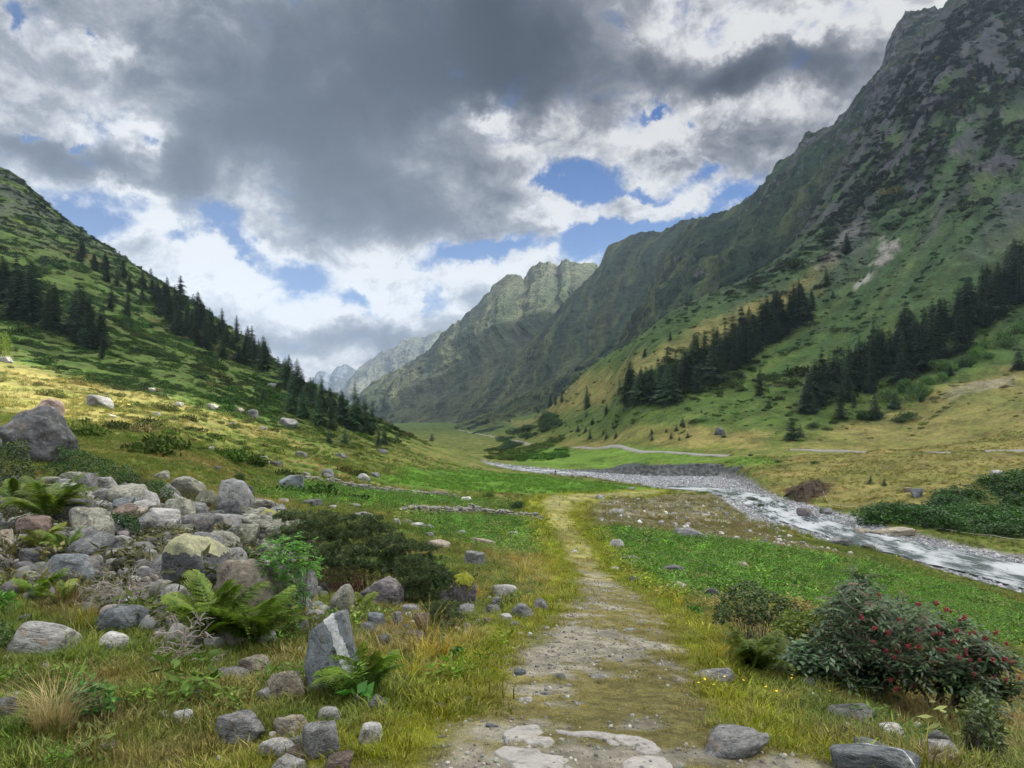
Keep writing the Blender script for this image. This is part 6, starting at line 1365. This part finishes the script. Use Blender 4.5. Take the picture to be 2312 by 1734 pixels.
for a, b2 in [(692,763),(690,785),(520,850),(562,826),(372,805),(180,838),(60,765),(140,748),(80,826),(940,873),(1158,862),(1780,1022),(590,880),(120,800),(250,780)]:
    px, py = 1482.9+a*.3296, 1224.6+b2*.3296; g = hit(px*K, (py+5)*K); root = mk('flower', 'yellow dandelion-like flower in the turf right of the track', 'flower', (g[0], g[1], g[2]+.10), 'yellow flowers right of the track')
    link('petals', flm, root).rotation_euler = (.3, 0, a); link('stem', flsm, root).color = (.8, .8, .8, 1)

# ================================================================== slabs in the track, walls, road, fence, hikers
M_SLAB, t, b = mat("pale_slab"); o_ = t.pos(); n1 = t.noise(o_, 5, 8, .7); n2 = t.noise(o_, 26, 6, .7)
c = t.ramp(t.m('ADD', t.m('MULTIPLY', n1, .6), t.m('MULTIPLY', n2, .4)), [(.36,(.17,.165,.15)),(.47,(.27,.26,.24)),(.62,(.38,.365,.34))])
c = t.mix(t.m('MULTIPLY', t.ss(n1, .56, .62), .6), c, (.22,.20,.16)); setb(t, b, c, .95, t.bump(t.m('ADD', n1, t.m('MULTIPLY', n2, .6)), .8, .03))
def slab(c, pts, label, th=.022):
    P = np.array([hit(a*K, b_*K)[:2] for a, b_ in dxy(c, pts)]); n = len(P); R_ = []
    for i in range(n):                               # ragged outline
        a, b_ = P[i], P[(i+1) % n]
        for s in np.linspace(0, 1, 9)[:-1]: R_.append(a+(b_-a)*s)
    R_ = np.array(R_); R_ += .022*np.stack([fbm(R_[:, 0]*9, R_[:, 1]*9, 0, 3, 5), fbm(R_[:, 0]*9, R_[:, 1]*9, 0, 3, 6)], 1)
    x0, y0 = R_.min(0)-.03; x1, y1 = R_.max(0)+.03; nx = 110; ny = max(40, int(nx*(y1-y0)/(x1-x0))); X, Y = np.meshgrid(np.linspace(x0, x1, nx), np.linspace(y0, y1, ny))
    poly = [tuple(v) for v in R_]; sd_ = sdist(X, Y, poly); Z = H(X, Y)+th*sst(sd_, -.004, .014)-.012+.008*fbm(X*7, Y*7, 0, 4, 9)-.02*(sd_ < -.006)-.015*sst(ridged(X*3.2, Y*3.2, 0, 2, 12), .86, .97)
    V = np.stack([X.ravel(), Y.ravel(), Z.ravel()], 1); Fq = gridfaces(ny, nx); kf = (sd_.ravel()[Fq] > -.012).any(1); Fq = Fq[kf]; u = np.unique(Fq); mp = np.full(len(V), -1); mp[u] = np.arange(len(u))
    tag(link('rock_slab', mesh_np('rock_slab', V[u], mp[Fq], [M_SLAB])), label, 'slab')
slab('E', [(985,1475),(1060,1450),(1130,1440),(1175,1450),(1190,1480),(1165,1500),(1230,1505),(1255,1525),(1240,1550),(1180,1560),(1160,1540),(1110,1545),(1085,1520),(1020,1525),(980,1510)], 'upper left piece of the pale cracked slab in the track')
slab('E', [(930,1580),(990,1550),(1080,1560),(1160,1565),(1190,1590),(1290,1600),(1350,1625),(1330,1650),(1380,1700),(1200,1720),(1080,1720),(1020,1650),(960,1610)], 'lower left piece of the pale cracked slab in the track')
slab('E', [(1248,1465),(1340,1478),(1440,1475),(1560,1490),(1680,1500),(1750,1525),(1790,1560),(1770,1590),(1690,1592),(1650,1570),(1660,1545),(1600,1548),(1530,1540),(1500,1515),(1400,1500),(1310,1495),(1255,1480)], 'long curved piece of the pale cracked slab in the track')
slab('E', [(1590,1640),(1640,1605),(1720,1600),(1810,1610),(1860,1650),(1850,1720),(1640,1720),(1585,1670)], 'lower right piece of the pale cracked slab in the track')
# dry stone walls
def wall(pts, hgt, label, seed):
    P = np.array([hit(a*K, b_*K, 20) for a, b_ in dxy('E', pts)]); r = np.random.default_rng(seed); V0, F0 = ICO[3]; Vs, Fs, n = [], [], 0
    L = np.r_[0, np.cumsum(np.linalg.norm(np.diff(P, axis=0), axis=1))]
    for s in np.arange(0, L[-1], .30):
        c = np.array([np.interp(s, L, P[:, i]) for i in range(3)]); hh = hgt*(.55+.45*pn(s/3., 0, 0, seed)+.1*r.normal())
        for k in range(max(1, int(hh/.2))):
            for dd in (-.25, .2):
                w = r.uniform(.22, .5, 3)*[1, .8, .55]; N = rdir(7, r); kk = V0@N.T; rad = np.min(np.where(kk > .05, .75/np.maximum(kk, .05), 1.15), 1)
                V = V0*rad[:, None]*w*.75; a = r.uniform(0, 3); V = np.stack([V[:, 0]*math.cos(a)-V[:, 1]*math.sin(a), V[:, 0]*math.sin(a)+V[:, 1]*math.cos(a), V[:, 2]], 1)
                x_, y_ = c[0]+r.normal()*.1, c[1]+dd+r.normal()*.1; Vs.append(V+[x_, y_, float(H(x_, y_))+.08+k*.2]); Fs.append(F0+n); n += len(V0)
    o = link('dry_stone_wall', mesh_np('dry_stone_wall', np.concatenate(Vs), np.concatenate(Fs), [M_ROCK], True)); o.color = (.17,.165,.14,.6); tag(o, label, 'wall')
wall([(-20,195),(60,205),(120,216),(200,228),(260,240),(330,250),(385,256),(430,257),(500,262),(560,270),(620,276),(690,280),(760,288)], 1.15, 'low tumbled dry stone wall above the upper green strip', 1)
wall([(480,355),(600,358),(720,362),(860,352),(940,362),(1010,375),(1090,385),(1180,392)], 1.0, 'low dry stone wall ending at the dark bush by the track', 2)
# far road
M_ROAD = patch_mat("road_gravel", (.26,.25,.225), (.19,.18,.165), 1.5)
def road(pts, w=3.0, dmin=150):
    P = np.array([hit(a*K, b_*K, dmin) for a, b_ in pts]); L = np.r_[0, np.cumsum(np.linalg.norm(np.diff(P[:, :2], axis=0), axis=1))]; n = max(20, int(L[-1]/2)); s = np.linspace(0, L[-1], n); C = np.stack([np.interp(s, L, P[:, i]) for i in (0, 1)], 1)
    kern = np.ones(9)/9; C = np.stack([np.convolve(np.pad(C[:, i], 4, 'edge'), kern, 'valid') for i in (0, 1)], 1)
    T = np.gradient(C, axis=0); T /= np.linalg.norm(T, axis=1)[:, None]+1e-9; N = np.stack([-T[:, 1], T[:, 0]], 1); V = []
    zc = H(C[:, 0], C[:, 1]); ze = np.maximum(zc, np.maximum(H(*(C+N*w/2).T), H(*(C-N*w/2).T)))+.12; ze = np.convolve(np.pad(ze, 3, 'edge'), np.ones(7)/7, 'valid')
    for off, dz in ((-w/2-.4, -.45), (-w/2, 0), (-w/4, .06), (0, .02), (w/4, .06), (w/2, 0), (w/2+.4, -.45)): Q = C+N*off; V.append(np.stack([Q[:, 0], Q[:, 1], np.minimum(H(Q[:, 0], Q[:, 1])+.28, ze+.05)+dz], 1))
    V = np.array(V).transpose(1, 0, 2); return V.reshape(-1, 3), gridfaces(n, 7)
Vs, Fs, n = [], [], 0
for pts in ([(985,926),(1060,942),(1120,954),(1150,962),(1190,968)], [(1235,966),(1300,967),(1360,972),(1420,977),(1500,980),(1590,984)], [(1690,973),(1740,972),(1790,972),(1860,976),(1885,978)], [(1985,976),(2040,977),(2112,977)], [(2112,977),(2200,974),(2300,970)]):
    V, Fq = road(pts, 2.4, 180); Vs.append(V); Fs.append(Fq+n); n += len(V)
tag(link('road', mesh_np('road', np.concatenate(Vs), np.concatenate(Fs), [M_ROAD])), kind='structure')
# eroded bank faces above the gravel
def bank(name, bot, top, material, river=True, amp=.35):
    n = 160; s = np.linspace(0, 1, n); B = np.array([on_river(a*K, b_*K)+(0,) if river else tuple(hit(a*K, b_*K, 60)) for a, b_ in bot], float)
    if river: B[:, 2] = zriver(B[:, 1])-.1
    Tp = np.array([[(a*K-CX)/F*(B_[1]+2.2), B_[1]+2.2, (HY-b_*K)/F*(B_[1]+2.2)] for (a, b_), B_ in zip(top, B)]); q = np.linspace(0, 1, len(B))
    Bi = np.stack([np.interp(s, q, B[:, i]) for i in range(3)], 1); Ti = np.stack([np.interp(s, q, Tp[:, i]) for i in range(3)], 1); nv = 16; v = np.linspace(0, 1, nv)[:, None, None]
    G = Bi[None]*(1-v)+Ti[None]*v; G[..., 1] += amp*2*fbm(G[..., 0]/2.4, G[..., 2]*1.2, 0, 5, 8)-1.2*(1-v[..., 0])**2-.5*v[..., 0]*(v[..., 0] < .95)+.3; G[-1, :, 1] -= .5; G[8:, :, 2] += .55*fbm(s*34, 0, 0, 4, 4)*np.linspace(0, 1, nv-8)[:, None]
    back = G[-1].copy(); back[:, 1] += 3.5; back[:, 2] -= .4; G = np.concatenate([G, back[None]], 0)
    tag(link(name, mesh_np(name, G.reshape(-1, 3), gridfaces(nv+1, n), [material])), kind='structure')
M_CUT = patch_mat("dark_silt_bank", (.042,.046,.046), (.13,.138,.135), .7, .95, .3); M_CUT2 = patch_mat("brown_soil_bank", (.022,.016,.011), (.095,.068,.046), 1.1, .95, .3)
bank('eroded_bank', [(1180,1015),(1240,1018),(1300,1022),(1360,1026),(1400,1028),(1440,1029),(1480,1029),(1520,1030),(1560,1029),(1590,1026),(1625,1020)], [(1180,1013),(1240,1014),(1300,1013),(1360,1008),(1400,1004),(1440,1003),(1480,1004),(1520,1001),(1560,1003),(1592,1011),(1630,1014)], M_CUT)
bank('soil_slump', [(1700,1074),(1708,1080),(1722,1084),(1738,1083),(1752,1070),(1768,1054),(1780,1044)], [(1700,1072),(1709,1068),(1720,1059),(1736,1048),(1752,1041),(1770,1041),(1784,1043)], M_CUT2, False, .6)
# white rope fence on the right bank
M_ROPE, t, b = mat("white_rope"); setb(t, b, (.62,.60,.55), .7)
fp = [(1778,1062),(1783,1073),(1793,1090),(1850,1097),(1903,1100),(1955,1130),(2056,1149),(2140,1160),(2240,1172)]
Pf = [hit(a*K, (b_+3)*K, 30) for a, b_ in fp]; root = mk('rope_fence', 'thin white rope fence on short posts right of the stream', 'fence', tuple(Pf[4])); b0 = np.array(Pf[4]); rq = QB()
for i in range(len(Pf)):
    pq = QB(); pq.tube([Pf[i]-b0+[0, 0, -.1], Pf[i]-b0+[0, 0, .55]], [.035, .03], 6); link('post', pq.mesh('post', [M_ROPE], True), root)
    if i+1 < len(Pf):
        s = np.linspace(0, 1, 14)[:, None]; q_ = (Pf[i]-b0)*(1-s)+(Pf[i+1]-b0)*s; q_[:, 2] += .52-.18*np.sin(s[:, 0]*math.pi); gz = H(q_[:, 0]+b0[0], q_[:, 1]+b0[1])-b0[2]+.15; q_[:, 2] = np.maximum(q_[:, 2], gz); rq.tube(q_, .022, 4)
link('rope', rq.mesh('rope', [M_ROPE], True), root)
# two hikers at the edge of the gravel
def hiker(px, py, hpx, label, top, trousers, hair, pack=None, seed=0, step=.28):
    g = hit(px*K, py*K, 120); s = hpx*K/F*g[1]/1.75; s = min(max(s, .9), 1.25)
    root = mk('person', label, 'person', tuple(g)); root.scale = (s, s, s); root.rotation_euler = (0, 0, .4+seed)
    J = {'pel':(0,0,.95,.135),'ch':(0,0,1.22,.15),'sh':(0,0,1.42,.10),'nk':(0,0,1.50,.055),'hd0':(0,-.01,1.60,.088),'hd':(0,-.015,1.70,.085),
         'lh':(.10,0,.90,.10),'lk':(.11,-step*.5,.50,.065),'la':(.11,-step*.55,.09,.045),'lf':(.12,-step*.55-.17,.04,.04),'rh':(-.10,0,.90,.10),'rk':(-.11,step*.35,.50,.065),'ra':(-.11,step*.9,.11,.045),'rf':(-.12,step*.9-.16,.04,.04),
         'ls':(.19,0,1.40,.062),'le':(.25,.06,1.14,.045),'lw':(.24,-.06,.93,.03),'lm':(.24,-.10,.84,.035),'rs':(-.19,0,1.40,.062),'re':(-.25,.05,1.14,.045),'rw':(-.24,-.10,.95,.03),'rm':(-.24,-.14,.86,.035)}
    E = [('pel','ch'),('ch','sh'),('sh','nk'),('nk','hd0'),('hd0','hd'),('pel','lh'),('lh','lk'),('lk','la'),('la','lf'),('pel','rh'),('rh','rk'),('rk','ra'),('ra','rf'),('sh','ls'),('ls','le'),('le','lw'),('lw','lm'),('sh','rs'),('rs','re'),('re','rw'),('rw','rm')]
    def skin(name, joints, edges, grow, material):
        ks = list(joints); me = bpy.data.meshes.new(name); me.from_pydata([J[k][:3] for k in ks], [(ks.index(a), ks.index(b_)) for a, b_ in edges], []); o = link(name, me, root)
        md = o.modifiers.new('skin', 'SKIN'); sv = me.skin_vertices[0].data
        for i, k in enumerate(ks): rr = J[k][3]+grow; sv[i].radius = (rr, rr*.85)
        sv[0].use_root = True; o.modifiers.new('sub', 'SUBSURF').render_levels = 2; o.modifiers['sub'].levels = 2; me.materials.append(material); return o
    def pm(n_, c_): m_, t, b = mat(n_); setb(t, b, c_, .8); return m_
    skin('body', J, E, 0, pm('skin_tone', (.45,.27,.19)))
    tj = ['pel','ch','sh','nk','ls','le','rs','re']; J2 = dict(J); skin('shirt', tj, [e_ for e_ in E if e_[0] in tj and e_[1] in tj], .018, pm('shirt_cloth', top))
    lj = ['pel','lh','lk','la','rh','rk','ra']; skin('trousers', lj, [e_ for e_ in E if e_[0] in lj and e_[1] in lj], .015, pm('trouser_cloth', trousers))
    q = QB(); V, Fq = ICO[3]; hv = V*[.098, .105, .10]+[0, .012, 1.70]; k = (hv[:, 2] > 1.68) | (hv[:, 1] > .03); ff = Fq[k[Fq].all(1)]; link('hair', mesh_np('hair', hv, ff, [pm('hair_colour', hair)]), root)
    if pack: link('backpack', rockmesh(700, 3, 6, .01, .2, [pm('pack_cloth', pack)], 'backpack'), root, (0, .20, 1.0), None, (.32, .24, .46))
hiker(1200,1029,16,'hiker in dark clothes standing at the left end of the gravel bar',(.035,.03,.04),(.05,.045,.05),(.04,.03,.02),None,0)
hiker(1238,1036,15,'hiker in a pinkish shirt walking just right of the dark one',(.42,.25,.24),(.10,.09,.08),(.10,.06,.03),(.16,.05,.05),.6,.34)
print('script objects', len(COL.objects))
# ------------------------------------------------------------------ haze
def sun_blocker():
    """Unseen cloud-shaped blocker added between sun and valley, overhead to the right and out of the view, with the gap that lights the left meadow."""
    alt = 2500.; nx, ny = 150, 190; X, Y = np.meshgrid(np.linspace(900, 3300, nx), np.linspace(500, 3700, ny)); ox, oy = sdir.x/sdir.z*alt, sdir.y/sdir.z*alt
    g = [hit(a*K, b_*K, 40) for a, b_ in [(-400,730),(0,758),(120,790),(260,840),(430,872),(640,915),(560,936),(400,938),(300,925),(160,915),(60,905),(-400,900)]]
    hole = [(p_[0]+sdir.x/sdir.z*(alt-p_[2]), p_[1]+sdir.y/sdir.z*(alt-p_[2])) for p_ in g]
    hx, hy = np.mean(hole, 0); print('gap', hx, hy)
    xs = np.sort(np.r_[np.linspace(900, 3300, 90), np.linspace(hx-170, hx+170, 140)]); ys = np.sort(np.r_[np.linspace(500, 3700, 110), np.linspace(hy-170, hy+170, 140)]); X, Y = np.meshgrid(xs, ys); ny, nx = X.shape
    sdh = sdist(X, Y, hole)+5+8*fbm(X/25, Y/25, 0, 3, 2); e = np.minimum(np.minimum(X-900, 3300-X), np.minimum(Y-500, 3700-Y))
    th = 90*sst(e, 0, 300)*(1+.5*fbm(X/300, Y/300, 0, 4, 3))*np.clip(.05+np.maximum(-sdh, 0)/200, 0, 1)+1
    top = alt+th*1.4+20*fbm(X/120, Y/120, 0, 3, 4)*(th > 5); bot = alt-th*.6
    Fq = gridfaces(ny, nx); kf = ~(sdh.ravel()[Fq] > 0).any(1); Fq = Fq[kf]; n = nx*ny
    m_, t, b = mat("blocker_white"); setb(t, b, (.85, .86, .88), 1.0, None, 0)
    V = np.concatenate([np.stack([X, Y, top], -1).reshape(-1, 3), np.stack([X, Y, bot], -1).reshape(-1, 3)])
    tag(link('cloud', mesh_np('cloud', V, np.concatenate([Fq, Fq[:, ::-1]+n]), [m_])), kind='structure')  # unseen blocker added to shade the valley around the meadow gap
sun_blocker()
def haze():
    import bmesh
    bm = bmesh.new(); bmesh.ops.create_cube(bm, size=1)
    for v in bm.verts: v.co = Vector((v.co.x*14000, 3150+v.co.y*7300, 580+v.co.z*1320))
    me = bpy.data.meshes.new("haze"); bm.to_mesh(me); bm.free()
    m_ = bpy.data.materials.new("valley_air"); m_.use_nodes = True; nt = m_.node_tree; nt.nodes.clear()
    o_ = nt.nodes.new('ShaderNodeOutputMaterial'); v = nt.nodes.new('ShaderNodeVolumePrincipled')
    v.inputs['Color'].default_value = (.58, .75, 1.0, 1); v.inputs['Density'].default_value = HAZE; v.inputs['Anisotropy'].default_value = .35
    nt.links.new(v.outputs[0], o_.inputs['Volume']); me.materials.append(m_)
    tag(link("haze", me), kind='stuff')
HAZE = 0.00006
haze()
